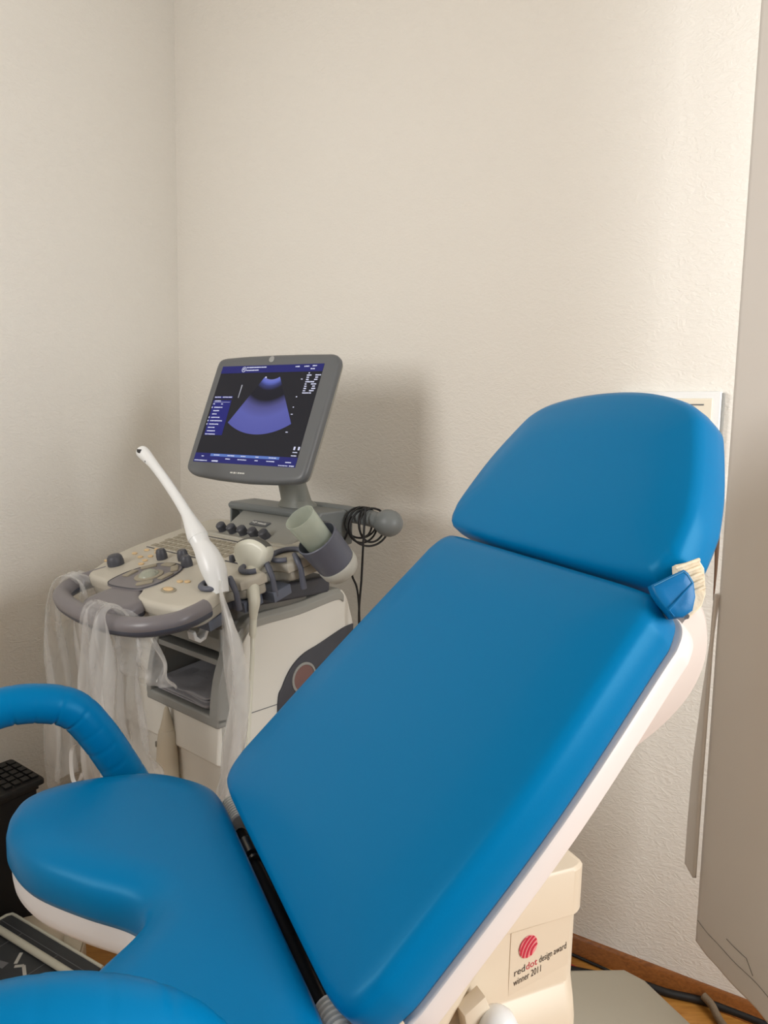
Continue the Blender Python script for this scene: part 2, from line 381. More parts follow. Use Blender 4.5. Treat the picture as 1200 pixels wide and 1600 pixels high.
# cover flap and elastic at the near lower corner of the headrest
fl = [(.262, .368, 1.219), (.270, .387, 1.230), (.2755, .402, 1.2375), (.2785, .406, 1.234), (.283, .4105, 1.224), (.2875, .410, 1.208), (.2895, .405, 1.193), (.2865, .394, 1.185), (.282, .384, 1.184), (.279, .378, 1.191), (.274, .372, 1.200), (.268, .368, 1.210)]
fn = Vector((.80, -.52, .30)).normalized()
fm = MB(); c0 = sum((Vector(p) for p in fl), Vector()) / len(fl)
fm.rings([[Vector(p) + (c0 - Vector(p)) * e + fn * h for p in fl] for e, h in ((0, -.020), (0, .001), (.035, .0035), (.09, .0045), (.5, .005))])
fm.build('cover_flap', BLUEFLAP, chair, smooth=50, label='folded blue cover flap at the headrest corner')
sp = [Vector(p) + (c0 - Vector(p)) * .10 + fn * .0048 for p in fl]
MB().tube(sp[:5], .0006, 5).build('seam_thread', mat('seam_thread', S(70, 140, 185), .6), chair)
MB().tube([sp[8], sp[9] + fn * .003, (sp[9] * .6 + sp[4] * .4) + fn * .002, sp[4]], .0010, 5).build('flap_fold', BLUEFLAP, chair)
el = [(.270, .396, 1.243), (.2795, .4215, 1.249), (.2850, .4245, 1.240), (.2885, .4235, 1.226), (.2925, .4215, 1.212), (.2935, .4155, 1.198), (.289, .402, 1.184), (.278, .395, 1.20)]
cel = sum((Vector(p) for p in el), Vector()) / len(el)
MB().rings([[Vector(p) + (cel - Vector(p)) * e + fn * h for p in el] for e, h in ((0, -.022), (0, -.004), (.08, -.001))]).build('elastic_strap', ELAST, chair, smooth=50, label='ruched white elastic of the headrest cover')
for k in range(5):
    a_, b_ = Vector(el[1]).lerp(Vector(el[4]), k / 5), Vector(el[0]).lerp(Vector(el[7]), k / 5 + .1)
    MB().tube([a_ + fn * -.001, (a_ + b_) / 2 + fn * .0005, b_ + fn * -.002], .0022, 6).build('elastic_gather', ELAST, chair, smooth=80)
# seat with the curved cut-out
hs = [(0, -.164), (.040, -.182), (.095, -.236), (.17, -.296), (.25, -.326), (.32, -.326), (.370, -.300), (.392, -.24), (.392, -.17), (.378, -.105), (.335, -.052), (.285, -.020), (.23, -.012), (.12, -.012)]
so = hs + [(0, -.012)] + [(-a, b) for a, b in hs[::-1][:-1]]
seat_out = [(p.x, p.y) for p in crom([Vector((a, b, 0)) for a, b in so], 7, True)]
SF = frame((0, 0, HZ - .014), (1, 0, 0), (0, 1, 0), (0, 0, 1))
h = .037
MB(SF).pad(seat_out, [(.016, -h), (.004, -h + .004), (0, -h + .014), (0, .002), (.003, .014), (.009, .023), (.020, .030), (.036, .0345), (.052, .0368), (.060, .037), (.066, .0371)]).build('seat', BLUE, chair, smooth=60)
MB(SF).pad(seat_out, [(.044, -.085), (.026, -.083), (.014, -.078), (.008, -.068), (.006, -.055), (.005, -.034)]).build('seat_shell', mat('seat_shell_white', S(226, 230, 234), .35), chair, smooth=60, label='white tray under the blue seat cushion')
# padded arm loops, pleated on the inside of the bend
def loop(name, pts, rad):
    P = crom(pts, 22); L = len(P); mb = MB(); n = 20; rings = []
    # arc length for the pleats
    d = [0]
    for i in range(1, L): d.append(d[-1] + (P[i] - P[i - 1]).length)
    for i in range(L):
        t = (P[min(i + 1, L - 1)] - P[max(i - 1, 0)]).normalized(); side = Vector((1, 0, 0)); nor = side.cross(t).normalized()
        a = P[max(i - 3, 0)]; b = P[min(i + 3, L - 1)]
        bend = (P[i] * 2 - a - b)
        curv = min(1, bend.length / .0012) if 3 <= i < L - 3 else 0
        ring = []
        for k in range(n):
            an = 2 * math.pi * k / n; dirv = side * math.cos(an) + nor * math.sin(an)
            inner = max(0, -dirv.dot(bend.normalized())) if bend.length > 1e-6 else 0
            ring.append(P[i] + dirv * (rad - .0055 * curv * (.30 + inner) * (max(0, math.sin(d[i] * 2 * math.pi / .036)) ** 14)))
        rings.append(ring)
    end = min(1, 1)
    mb.rings(rings); return mb.build(name, BLUE, chair, smooth=70)
loop('arm_loop', [(-.445, -.095, .66), (-.447, -.125, .725), (-.45, -.150, .775), (-.45, -.190, .848), (-.45, -.230, .898), (-.45, -.285, .916), (-.45, -.345, .914), (-.45, -.40, .888), (-.45, -.455, .83), (-.45, -.50, .76)], .033)
loop('arm_loop', [(.425, -.075, .67), (.423, -.105, .75), (.42, -.132, .845), (.42, -.167, .918), (.42, -.207, .966), (.42, -.270, .993), (.42, -.34, .990), (.42, -.41, .955), (.42, -.47, .88)], .040)
for sx, zz in ((-1, .66), (1, .68)):
    MB().tube([(sx * .25, -.10, .69), (sx * .36, -.10, .66), (sx * .435, -.09 if sx < 0 else -.06, zz + .01)], .014, 10).build('arm_bracket', STEEL, chair)
# hinge bar, bellows
MB().tube([(-.26, .004, .752), (.26, .004, .752)], .009, 10).build('hinge_bar', BLACKM, chair)
for sx in (-1, 1):
    m_ = MB(); pr = []
    for k in range(9):
        pr += [(.0135, k * .0075), (.0165, k * .0075 + .002), (.0165, k * .0075 + .0050), (.0135, k * .0075 + .0065)]
    m_.lathe(pr, (sx * .205, .004, .768), (sx, 0, 0), 20); m_.build('bellows', BELL, chair, smooth=30)
for x0, x1 in ((-.17, -.13), (-.118, -.112)):
    MB().lathe([(.0125, x0), (.0125, x1)], (0, .004, .754), (1, 0, 0), 14).build('hinge_sleeve', STEEL, chair)
MB().box(-.27, .27, -.045, .05, .725, .735).build('hinge_cover', BLACKM, chair)
# column
cl = MB()
def colring(z, xr, yr, y0=.07, rr=.05):
    pts = rrect(-xr, xr, y0, yr, rr * .35, 4)
    out = []
    for x, y in rrect(-xr, xr, y0, yr, .012, 4):
        if y > yr - .05: y = y + .048 * (1 - (x / xr) ** 2) * ((y - (yr - .05)) / .05)   # gently bowed rear face
        out.append((x, y, z))
    return out
cl.rings([colring(.20, .125, .405), colring(.555, .122, .407), colring(.578, .116, .408), colring(.600, .0990, .414), colring(.635, .098, .415), colring(.72, .098, .416)])
cl.build('pedestal_column', CREAM, chair, smooth=30, bevel=.003)
cp = MB()
cp.rings([colring(.705, .104, .421), colring(.772, .105, .421), colring(.777, .102, .418), colring(.790, .06, .395), colring(.794, .03, .36)])
cpo = cp.build('column_cap', CREAM, chair, smooth=35, bevel=.002)
MB().box(-.05, .05, .15, .26, .60, .90).build('lift_bracket', CREAM, chair, bevel=.006)
MB().box(-.085, .085, -.16, .12, .60, .692).build('seat_bracket', CREAM, chair, bevel=.006)
# ridge on the column side
rd = [(.112, .175, .595), (.103, .24, .662), (.100, .285, .706)]
MB().tube(rd, lambda t: .010 * (1 - t) + .003, 10, flat=1.3).build('moulded_ridge', CREAM, chair, smooth=60)
# column lever knob
lf = frame((.120, .255, .600), (0, 1, 0), (0, 0, 1), (1, 0, 0))
MB(lf).prism([(-.035, .030), (-.004, .048), (.012, .012), (-.022, -.03)], -.012, .012, ch=.002).build('lever_bracket', CREAM, chair)
MB().lathe([(.012, -.01), (.024, -.006), (.027, .004), (.026, .020), (.020, .030), (.008, .034)], (.132, .268, .603), (1, -.25, .25), 24).build('lever_knob', WHITEP, chair, smooth=60, label='round white knob on the column')
MB().lathe([(.017, 0), (.017, .004), (.010, .0045)], (.152, .262, .590), (.80, -.15, -.55), 20).build('knob_socket', DARKP, chair, smooth=30)
# sticker
xs = .0990
STF = frame((xs, .315, .623), (0, 1, .205), (0, -.02, 1), (1, 0, 0))      # u along the text line, v up
MB(frame((xs - .0012, 0, 0), (0, 1, 0), (0, 0, 1), (1, 0, 0))).prism([(.309, .606), (.409, .626), (.410, .702), (.310, .700)], 0, .0012).build('sticker', STICK, chair, smooth=0, label='award sticker with a red striped ball')
stk = chair.children[-1]
for s_, m_, u0, v0, siz in (('red', INK, 0, .010, .0148), ('dot', RED, .0197, .010, .0148), ('design award', INK, .0418, .010, .0148), ('winner 2011', INK, 0, -.0045, .0148)):
    v, f = text_geo(s_, siz)
    wmax = max(p[0] for p in v); target = {'red': .0183, 'dot': .0190, 'design award': .0462, 'winner 2011': .0455}[s_]
    o = MB(frame((xs + .0005, .3165, .6235), (0, 1, .215), (0, 0, 1), (1, 0, 0))).add([(u0 + p[0] * target / wmax, v0 + p[1], 0) for p in v], f).build('sticker_text', m_, chair, smooth=0)
    o.parent = stk
EF = frame((xs + .0006, .3385, .6735), (0, 1, .12), (0, 0, 1), (1, 0, 0))
o = MB(EF).prism(circle(.0165, 32, sx=.92), 0, .0006).build('sticker_ball', PINK, chair, smooth=0); o.parent = stk
sm = MB(EF)
for k, c in enumerate((-.0128, -.0062, .0004, .007, .0132)):
    w_ = .0021; top_, bot = [], []
    Rr = .0165
    for i in range(25):
        a_ = -1 + 2 * i / 24
        half = math.sqrt(max(0, Rr ** 2 - c ** 2)) * .985
        s0 = a_ * half; bow = -.004 * (1 - a_ * a_)
        for lst, off in ((top_, w_), (bot, -w_)):
            q = c + off + bow
            rr = math.hypot(q, s0); kk = min(1, Rr * .99 / rr) if rr > 0 else 1
            q, t0 = q * kk, s0 * kk
            ca, sa = math.cos(R(55)), math.sin(R(55))
            lst.append(((t0 * ca + q * sa) * .92, t0 * sa - q * ca))
    poly = top_ + bot[::-1]
    sm.rings([[(u, v_, .0010) for u, v_ in top_], [(u, v_, .0010) for u, v_ in bot]], cap=False, closed=False)
o = sm.build('ball_stripes', RED, chair, smooth=0); o.parent = stk
# pedestal base on the floor
bp = [(-.29, -.35), (.29, -.35), (.29, .80), (.25, .845), (.20, .857), (-.205, .857), (-.248, .838), (-.29, .73)]
MB().prism(bp, .02, .25, ch=.012).build('pedestal_base', mat('base_cream', S(206, 200, 184), .4), chair, smooth=50)

# ------------------------------------------------------------------ ultrasound machine (x = across, y = towards its back)
MAZ = R(42.0)
mw = Vector((math.cos(MAZ), -math.sin(MAZ), 0)); md = Vector((math.sin(MAZ), math.cos(MAZ), 0))
morg = mw * -1.605
us = empty('ultrasound_machine', morg + md * 1.2, -MAZ, 'grey and beige ultrasound machine on a white cart, in the corner behind the chair', 'ultrasound machine')
ML = frame((0, -1.2, 0), (1, 0, 0), (0, 1, 0), (0, 0, 1))       # written with y measured along the machine depth axis
SL = .23
CS = frame((0, -1.2 + .9, 1.0), (1, 0, 0), (0, 1, SL), (0, -SL, 1))     # console plane: (x, y-.9, height)
def cs(x, y, h_=0): return (x, y - .9, h_)
def ML_(p): return ML(p)
# --- console top and tray
def csmooth(pts, n=5): return [(p.x, p.y) for p in crom([Vector((a, b, 0)) for a, b in pts], n, True)]
RECT = [(-.25, .955), (-.24, .925), (-.205, .908), (-.16, .908), (-.085, .905), (-.07, .915), (-.05, .93), (.02, .925), (.045, .905), (.055, .888), (.08, .878), (.16, .880), (.215, .888), (.243, .905), (.252, .935), (.235, .975), (.222, 1.01)]
RECT += [(.205, 1.012), (.19, 1.03), (.205, 1.05), (.225, 1.052), (.240, 1.115), (.225, 1.118), (.185, 1.125), (.18, 1.15), (.20, 1.172), (.245, 1.172), (.262, 1.29), (.25, 1.345), (.2, 1.36), (-.26, 1.36), (-.295, 1.34), (-.312, 1.25), (-.312, 1.10), (-.300, 1.02)]
con = [(x, y - .9) for x, y in RECT]
conS = []
for i, p in enumerate(con):            # light corner rounding
    a, b, c = Vector(con[i - 1]), Vector(p), Vector(con[(i + 1) % len(con)])
    for t in (.25, .0, -.25):
        q = b + (a - b) * max(0, t) * .8 + (c - b) * max(0, -t) * .8
        if t == 0: q = b * .7 + (a + c) * .15 if (a - b).length < .09 and (c - b).length < .09 else b
        conS.append((q.x, q.y))
MB(lambda p: CS(p)).pad(conS, [(.006, -.028), (.001, -.026), (0, -.012), (.002, -.005), (.006, -.0012), (.010, 0), (.012, 0)]).build('console_top', BEIGE, us, smooth=50)
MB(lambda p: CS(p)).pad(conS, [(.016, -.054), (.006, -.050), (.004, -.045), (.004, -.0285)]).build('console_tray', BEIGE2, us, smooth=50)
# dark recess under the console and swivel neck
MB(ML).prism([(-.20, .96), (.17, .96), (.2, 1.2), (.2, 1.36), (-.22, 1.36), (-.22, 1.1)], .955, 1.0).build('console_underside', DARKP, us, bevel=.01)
nk = [(-.12, 1.05), (.13, 1.05), (.18, 1.12), (.19, 1.25), (.15, 1.30), (-.15, 1.30), (-.19, 1.2)]
MB(ML).prism(csmooth(nk), .90, .965, ch=.008).build('swivel_neck', mat('neck_grey', S(110, 108, 102), .5), us, smooth=50)
# sockets under the right edge
for x, y in ((.20, .975), (.195, 1.075), (.215, 1.145)):
    MB(lambda p: CS(p)).prism([(x - .03, y - .9 - .028), (x + .032, y - .9 - .028), (x + .024, y - .9 + .03), (x - .03, y - .9 + .03)], -.078, -.053, ch=.003).build('holder_socket', BLUEG, us)
# --- trackball island
isl = csmooth([(-.085, -.004), (-.02, -.002), (.035, .016), (.045, .07), (.02, .135), (-.03, .155), (-.085, .135), (-.112, .08), (-.108, .025)], 6)
MB(lambda p: CS(p)).pad(isl, [(0, -.002), (.001, .0015), (.004, .003), (.006, .003)]).build('trackball_island', HANDLE, us, smooth=40)
isl_ring = MB(lambda p: CS(p)); isl_ring.tube([(u, v, .0025) for u, v in inset(isl if area2(isl) > 0 else isl[::-1], .002)], .0013, 6, closed=True); isl_ring.build('island_rim', DARKP, us)
MB(lambda p: CS(p)).lathe([(.034, .002), (.034, .005), (.028, .006)], (-.026, .072, 0), (0, 0, 1), 28).build('trackball_ring', KEYS, us, smooth=30)
MB(lambda p: CS(p)).sphere((-.026, .072, -.002), .027, (1, 1, .75)).build('trackball', GREENBALL, us, smooth=80)
def key(cx, cy, sx, sy, ang, m=KEYS, h0=.0025, h1=.006, name='trackball_key'):
    ca, sa = math.cos(R(ang)), math.sin(R(ang))
    pts = [(cx + a * ca - b * sa, cy + a * sa + b * ca) for a, b in rrect(-sx, sx, -sy, sy, min(sx, sy) * .35, 3)]
    MB(lambda p: CS(p)).prism(pts, h0, h1, ch=.0008).build(name, m, us, smooth=40)
for k in range(6):
    a = [150, 100, 55, 10, -38, 195][k]
    key(-.034 + .058 * math.cos(R(a)), .076 + .062 * math.sin(R(a)), .009, .019, a)
# --- wrist pad and front handle
wp = csmooth([(-.062, .035), (-.068, .0), (-.072, -.05), (-.05, -.088), (0, -.099), (.05, -.099), (.085, -.088), (.105, -.055), (.10, -.02), (.06, .0), (.03, .022), (-.01, .03)], 6)
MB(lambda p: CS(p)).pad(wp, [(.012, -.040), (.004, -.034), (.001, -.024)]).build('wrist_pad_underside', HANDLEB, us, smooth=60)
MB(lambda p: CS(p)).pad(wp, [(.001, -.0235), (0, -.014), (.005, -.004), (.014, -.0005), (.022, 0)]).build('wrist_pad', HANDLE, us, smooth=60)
hp = [(-.222, .965, -.018), (-.232, .925, -.018), (-.236, .885, -.018), (-.205, .838, -.018), (-.14, .813, -.018), (-.05, .800, -.018), (.05, .797, -.018), (.13, .805, -.018), (.195, .828, -.018), (.235, .870, -.018), (.243, .905, -.018), (.238, .945, -.018)]
hp = crom([cs(*p) for p in hp], 8)
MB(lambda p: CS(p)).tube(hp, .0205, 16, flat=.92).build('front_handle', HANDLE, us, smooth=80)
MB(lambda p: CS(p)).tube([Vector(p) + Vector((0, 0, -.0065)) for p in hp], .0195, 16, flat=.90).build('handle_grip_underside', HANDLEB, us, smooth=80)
# --- knobs and buttons on the panel
def knob(x, y, r, hgt, m=KNOB, name='panel_knob', n=20):
    MB(lambda p: CS(p)).lathe([(r * 1.02, 0), (r * 1.04, hgt * .35), (r * .92, hgt * .8), (r * .70, hgt), (r * .3, hgt * 1.03)], cs(x, y, 0), (0, 0, 1), n).build(name, m, us, smooth=45)
knob(-.205, .985, .020, .026); knob(-.114, 1.063, .0135, .026); knob(-.047, 1.082, .0135, .026); knob(.006, 1.058, .0135, .026)
knob(.098, 1.125, .007, .016, name='panel_toggle'); knob(.104, 1.145, .007, .016, name='panel_toggle')
MB(lambda p: CS(p)).box(.075, .13, .218, .222, 0, .0012).build('toggle_slot', DARKP, us, smooth=0)
for x, y in ((-.262, .99), (-.235, 1.055), (-.225, 1.085), (-.20, 1.10), (-.175, 1.085), (-.165, 1.06), (-.19, 1.045), (-.15, 1.035), (-.135, 1.015), (.085, .985), (.105, .992)):
    MB(lambda p: CS(p)).prism(circle(.0085, 14, x, y - .9, 1.1, .7), 0, .003, ch=.0008).build('panel_button', BTN, us, smooth=40)
MB(lambda p: CS(p)).prism(circle(.024, 24, .105, .942 - .9, 1, .55), 0, .0022, ch=.0008).build('button_ring', KEYS, us, smooth=40)
MB(lambda p: CS(p)).prism(circle(.017, 24, .105, .942 - .9, 1, .5), 0.0022, .0045, ch=.0008).build('panel_button', BTN, us, smooth=40)
# --- alphanumeric keyboard field
MB(lambda p: CS(p)).box(-.255, -.01, .2015, .2045, 0, .0012).build('keyboard_line', DARKP, us, smooth=0)
MB(lambda p: CS(p)).box(-.19, .05, .325, .328, 0, .0012).build('keyboard_line', DARKP, us, smooth=0)
for r_ in range(5):
    for c_ in range(13):
        key(-.245 + c_ * .0235 + (r_ % 2) * .008, .222 + r_ * .0215, .0095, .0085, 0, h0=0, h1=.0016, name='keyboard_key')
# --- knob module with five knobs, hood, led
KM = MB(ML)
sec = [(1.233, 1.074), (1.255, 1.085), (1.285, 1.100), (1.345, 1.142), (1.39, 1.142), (1.39, 1.07)]
KM.rings([[(x, 1.233 + (a - 1.233) * 1 + dx, b) for a, b in sec] for x, dx in ((-.150, .012), (-.142, 0), (.140, 0), (.150, .012))])
KM.build('knob_module', mat('module_grey', S(158, 158, 152), .42), us, smooth=30, bevel=.004)
kn = Vector((0, -.62, .78)).normalized()
for k in range(5):
    x = -.132 + k * .046
    MB(ML).lathe([(.0135, -.004), (.0135, .006), (.0125, .012), (.0135, .016), (.0130, .022), (.010, .025), (.004, .0255)], (x, 1.268, 1.090), kn, 14).build('module_knob', KNOB, us, smooth=30)
NP = frame(ML((-.020, 1.304, 1.1175)), (1, 0, 0), (0, .82, .574), (0, -.574, .82))
MB(NP).prism([(-.038, -.008), (.030, -.008), (.038, .008), (-.032, .008)], -.004, .001).build('name_plate', GREYD, us, smooth=0)
nmk = MB(NP)
for u0, u1, v0, v1 in ((-.031, -.024, -.001, .003), (-.022, -.018, -.003, .004), (-.017, -.013, -.001, .004), (-.008, -.001, -.002, .002), (0, .008, -.003, .002), (.009, .018, -.003, .001), (.019, .027, -.003, .002)):
    nmk.box(u0, u1, v0, v1, .001, .0016)
nmk.build('name_plate_lettering', WHITEPR, us, smooth=0)
hd = [(1.325, 1.155), (1.335, 1.162), (1.42, 1.165), (1.45, 1.150), (1.45, 1.07), (1.375, 1.07), (1.362, 1.134), (1.33, 1.142)]
HM = MB(ML); HM.rings([[(x, a, b) for a, b in hd] for x in (-.195, .19)])
HM.build('module_hood', HOOD, us, smooth=30, bevel=.006)
MB(ML).box(-.195, -.187, 1.335, 1.44, 1.085, 1.158).build('hood_side', HOOD, us, bevel=.003)
MB(ML).prism(rrect(-.19, .19, 1.24, 1.40, .02), 1.055, 1.085).build('module_base', BEIGE2, us, bevel=.004)
MB(lambda p: CS(p)).sphere(cs(-.215, 1.25, .004), .005).build('status_light', GREENL, us)
# --- rear handle bar with ball end
MB(ML).tube(crom([(-.06, 1.44, 1.150), (.1, 1.45, 1.150), (.22, 1.45, 1.148), (.31, 1.45, 1.140)], 6), lambda t: .023 - .002 * t, 14).build('rear_handle', HOOD, us, smooth=80)
MB(ML).sphere((.315, 1.45, 1.140), .035, (1.15, 1, 1)).build('handle_ball', HOOD, us, smooth=80)
# --- monitor
MC = Vector(ML((.016, 1.271, 1.408)))
dl = R(8.759); mx = Vector((math.cos(dl), math.sin(dl), 0)); mbk = Vector((-math.sin(dl), math.cos(dl), 0)); T = R(23.9)
mup = Vector((0, 0, 1)) * math.cos(T) + mbk * math.sin(T); mn = mx.cross(mup)
MF = frame(MC, mx, mup, mn)
mo = [(-.2045, .158), (-.188, .1685), (-.10, .172), (.0, .173), (.10, .172), (.200, .1695), (.2175, .153), (.2165, .0), (.2135, -.158), (.197, -.1755), (.12, -.183), (.027, -.186), (-.08, -.183), (-.172, -.1755), (-.199, -.160), (-.203, .0)]
def rc_poly(pts, r=.25):
    out = []
    for i, p in enumerate(pts):
        a, b, c = Vector(pts[i - 1]), Vector(p), Vector(pts[(i + 1) % len(pts)])
        da = (a - b); dc = (c - b); la = min(da.length * .45, .016); lc = min(dc.length * .45, .016)
        p0 = b + da.normalized() * la; p2 = b + dc.normalized() * lc
        for t in (0, .33, .67, 1): q = p0 * (1 - t) ** 2 + b * 2 * t * (1 - t) + p2 * t * t; out.append((q.x, q.y))
    return out
mo = rc_poly(mo)
mon = MB(MF).pad(mo, [(.004, -.016), (.0005, -.014), (0, -.004), (.002, .002), (.006, .005), (.010, .006), (.014, .006)]).build('monitor', GREYD, us, smooth=50)
o = MB(MF).pad(mo, [(.06, -.052), (.03, -.045), (.012, -.034), (.005, -.024), (.004, -.0165)]).build('monitor_back', mat('monitor_back_beige', S(150, 148, 138), .45), us, smooth=50); o.parent = mon
def scr(poly, h0, h1, name, m):
    o = MB(MF).prism(poly, h0, h1).build(name, m, us, smooth=0); o.parent = mon; return o
W2, H2 = .176, .1402
scr([(-W2, -H2), (W2, -H2), (W2, H2), (-W2, H2)], .004, .0066, 'screen', SC_BG)
scr([(-W2, .119), (W2, .119), (W2, H2), (-W2, H2)], .0062, .0069, 'screen_header', SC_NAVY)
scr([(-W2, -H2), (W2, -H2), (W2, -.1145), (-W2, -.1145)], .0062, .0069, 'screen_footer', SC_NAVY)
scr([(-.119, -.1225), (.119, -.1225), (.119, -.1155), (-.119, -.1155)], .0066, .0072, 'screen_button_bar', SC_BAR)
scr([(-.166, -.0635), (-.101, -.0625), (-.1045, .0385), (-.171, .0395)], .0062, .0069, 'screen_menu', SC_MENU)
scr([(-.1705, .0445), (-.104, .0440), (-.104, .0505), (-.1705, .0505)], .0062, .0069, 'screen_menu_title', SC_MENU)
# scan sector
ax_, ay_ = .0160, .147; nr, na = 40, 40
v, f, val = [], [], []
for i in range(nr + 1):
    q = i / nr; r_ = .0490 + (.2045 - .0490) * q
    for k in range(na + 1):
        a = R(-32.2 + 64.4 * k / na)
        v.append((ax_ + r_ * math.sin(a), ay_ - r_ * math.cos(a), .0070)); val.append(min(1, q + .04 * (k / na - .5) ** 2))
for i in range(nr):
    for k in range(na): f.append((i * (na + 1) + k, i * (na + 1) + k + 1, (i + 1) * (na + 1) + k + 1, (i + 1) * (na + 1) + k))
me = bpy.data.meshes.new('scan_sector'); me.from_pydata([tuple(MF(p)) for p in v], [], f)
at_ = me.attributes.new('scan', 'FLOAT', 'POINT')
for i, q in enumerate(val): at_.data[i].value = q
me.materials.append(SC_FAN); o = bpy.data.objects.new('scan_sector', me); COL.objects.link(o); o.parent = mon
# fine screen lettering: short uneven strokes, as small as in the photograph
tx = MB(MF)
def strokes(u, vv, w, hh=.0032):
    x = u
    while x < u + w:
        q = random.uniform(.002, .0042)
        tx.box(x, min(x + q, u + w), vv - hh * random.uniform(.35, .5), vv + hh * random.uniform(.35, .5), .0066, .0076); x += q + random.choice((.0005, .0006, .0014))
strokes(-.0849, .1345, .070); strokes(-.0839, .1262, .044)
strokes(.085, .1335, .014); strokes(.114, .1335, .016); strokes(.141, .1345, .013); strokes(.137, .1262, .013)
for k, (a, b, c, d) in enumerate(((.1345, .138, None, 0), (.131, .145, .158, .017), (.132, .139, .160, .008), (.132, .140, .158, .010), (.132, .160, None, 0), (.132, .137, .152, .016), (.132, .139, .158, .008), (.132, .140, .157, .012), (.132, .139, .152, .014), (.132, .160, None, 0))):
    vv = .1145 - k * .0062; strokes(a, vv, b - a)
    if c: strokes(c, vv, d)
strokes(-.169, .0475, .022, .0026); strokes(-.140, .0475, .034, .0026)
strokes(-.165, .0365, .022, .0026); tx.box(-.168, -.108, .0325, .0330, .0066, .0076)
strokes(-.168, .0275, .007, .0026); strokes(-.138, .0272, .006, .0026)
for k, w_ in enumerate((.030, .022, .016, .032, .044, .034, .024, .030)):
    vv = .0175 - k * .0098; strokes(-.160, vv, w_, .0028)
    if k in (0, 3, 4, 5): tx.box(-.1695, -.1665, vv - .0018, vv + .0018, .0066, .0076)
strokes(-.163, -.0605, .036, .0028)
for u, w_ in ((-.106, .02), (-.057, .024), (-.010, .016), (.040, .012), (.085, .024)): strokes(u, -.119, w_, .0026)
for u, w_ in ((-.061, .016), (-.018, .030), (.041, .010), (.080, .026), (.142, .018)): strokes(u, -.1285, w_, .0026)
strokes(-.150, -.1235, .008, .0028); strokes(-.172, -.1358, .046, .0026); strokes(-.108, -.1358, .022, .004); strokes(.122, -.1375, .030, .002); strokes(.157, -.1375, .015, .003)
for vv, w_ in ((.0975, .005), (.0483, .005), (.0196, .003), (.0001, .006), (-.0487, .007)): strokes(.115, vv, w_, .0024)
tx.box(.1555, .1605, -.095, -.0865, .0066, .0076); tx.box(.1695, .1745, -.095, -.0865, .0066, .0076); strokes(.156, -.1015, .014, .0024); strokes(.154, -.1105, .016, .003)
o = tx.build('screen_text', SC_TXT, us, smooth=0); o.parent = mon
ic = MB(MF); ic.tube([(-.0934 + .0068 * math.cos(t * .3307), .1293 + .0072 * math.sin(t * .3307), .0070) for t in range(19)], .0008, 5, closed=True)
ic.tube(crom([(-.0965, .1265, .0072), (-.094, .1325, .0072), (-.0915, .132, .0072), (-.0935, .1285, .0072), (-.0905, .1262, .0072)], 5), .0007, 5)
o = ic.build('screen_monogram', SC_TXT, us); o.parent = mon
o = MB(MF).prism([(-.0845, .0835), (-.0812, .0835), (-.0822, .0455), (-.0838, .0455)], .0066, .0072).build('gain_stroke', SC_STROKE, us, smooth=0); o.parent = mon
o = MB(MF).sphere((-.0055, .1045, .0070), .0022).build('probe_marker', SC_TXT, us); o.parent = mon
o = MB(MF).lathe([(.0088, .005), (.0088, .0075), (.006, .0085)], (-.005, .1578, 0), (0, 0, 1), 20, ).build('maker_badge', mat('badge_silver', S(170, 172, 172), .3, metal=.3), us, smooth=30); o.parent = mon
lg = MB(MF)
for u0, u1, v0, v1 in ((-.0305, -.024, -.1650, -.1632), (-.0228, -.0215, -.1655, -.1632), (-.019, -.0130, -.1657, -.1630), (-.0105, -.0085, -.1657, -.1630), (-.0045, .0005, -.1655, -.1630), (.002, .0095, -.1652, -.1634), (.0110, .0185, -.1652, -.1634)):
    lg.box(u0, u1, v0 - .0008, v1 + .0008, .0056, .0066)
o = lg.build('bezel_lettering', WHITEPR, us, smooth=0); o.parent = mon
# stand
stn = MB(ML)
pr = [((.030, 1.395, 1.155), .062, .048), ((.030, 1.395, 1.170), .060, .046), ((.030, 1.39, 1.180), .048, .036), ((.034, 1.37, 1.23), .045, .032), ((.036, 1.35, 1.28), .047, .031), ((.03, 1.345, 1.36), .044, .026), ((.03, 1.35, 1.40), .036, .02)]
stn.rings([[(c[0] + a * math.cos(2 * math.pi * k / 20) , c[1] + b * math.sin(2 * math.pi * k / 20), c[2]) for k in range(20)] for c, a, b in pr])
stn.build('monitor_stand', mat('stand_grey', S(128, 130, 124), .42), us, smooth=50)
# --- cup holder on the right rear of the console
ca_ = Vector((-.10, -.66, .74)).normalized()
cb = Vector((.305, 1.288, 1.046))
ch_ = MB(ML); ch_.lathe([(.036, .0), (.044, .006), (.048, .025), (.0515, .098), (.052, .102), (.049, .104), (.047, .098), (.043, .03), (.038, .012), (.01, .011)], cb, ca_, 32, cap=True)
ch_.build('cup_holder', CUPH, us, smooth=50)
MB(ML).lathe([(.030, -.020), (.042, -.015), (.048, .0), (.0495, .016), (.048, .018)], cb, ca_, 28).build('cup_holder_base', mat('holder_base_grey', S(176, 176, 168), .42), us, smooth=50)
MB(ML).tube([(.235, 1.25, 1.068), (.27, 1.255, 1.07), (.30, 1.265, 1.07)], .022, 12, flat=.7).build('cup_holder_arm', CUPH, us, smooth=60)
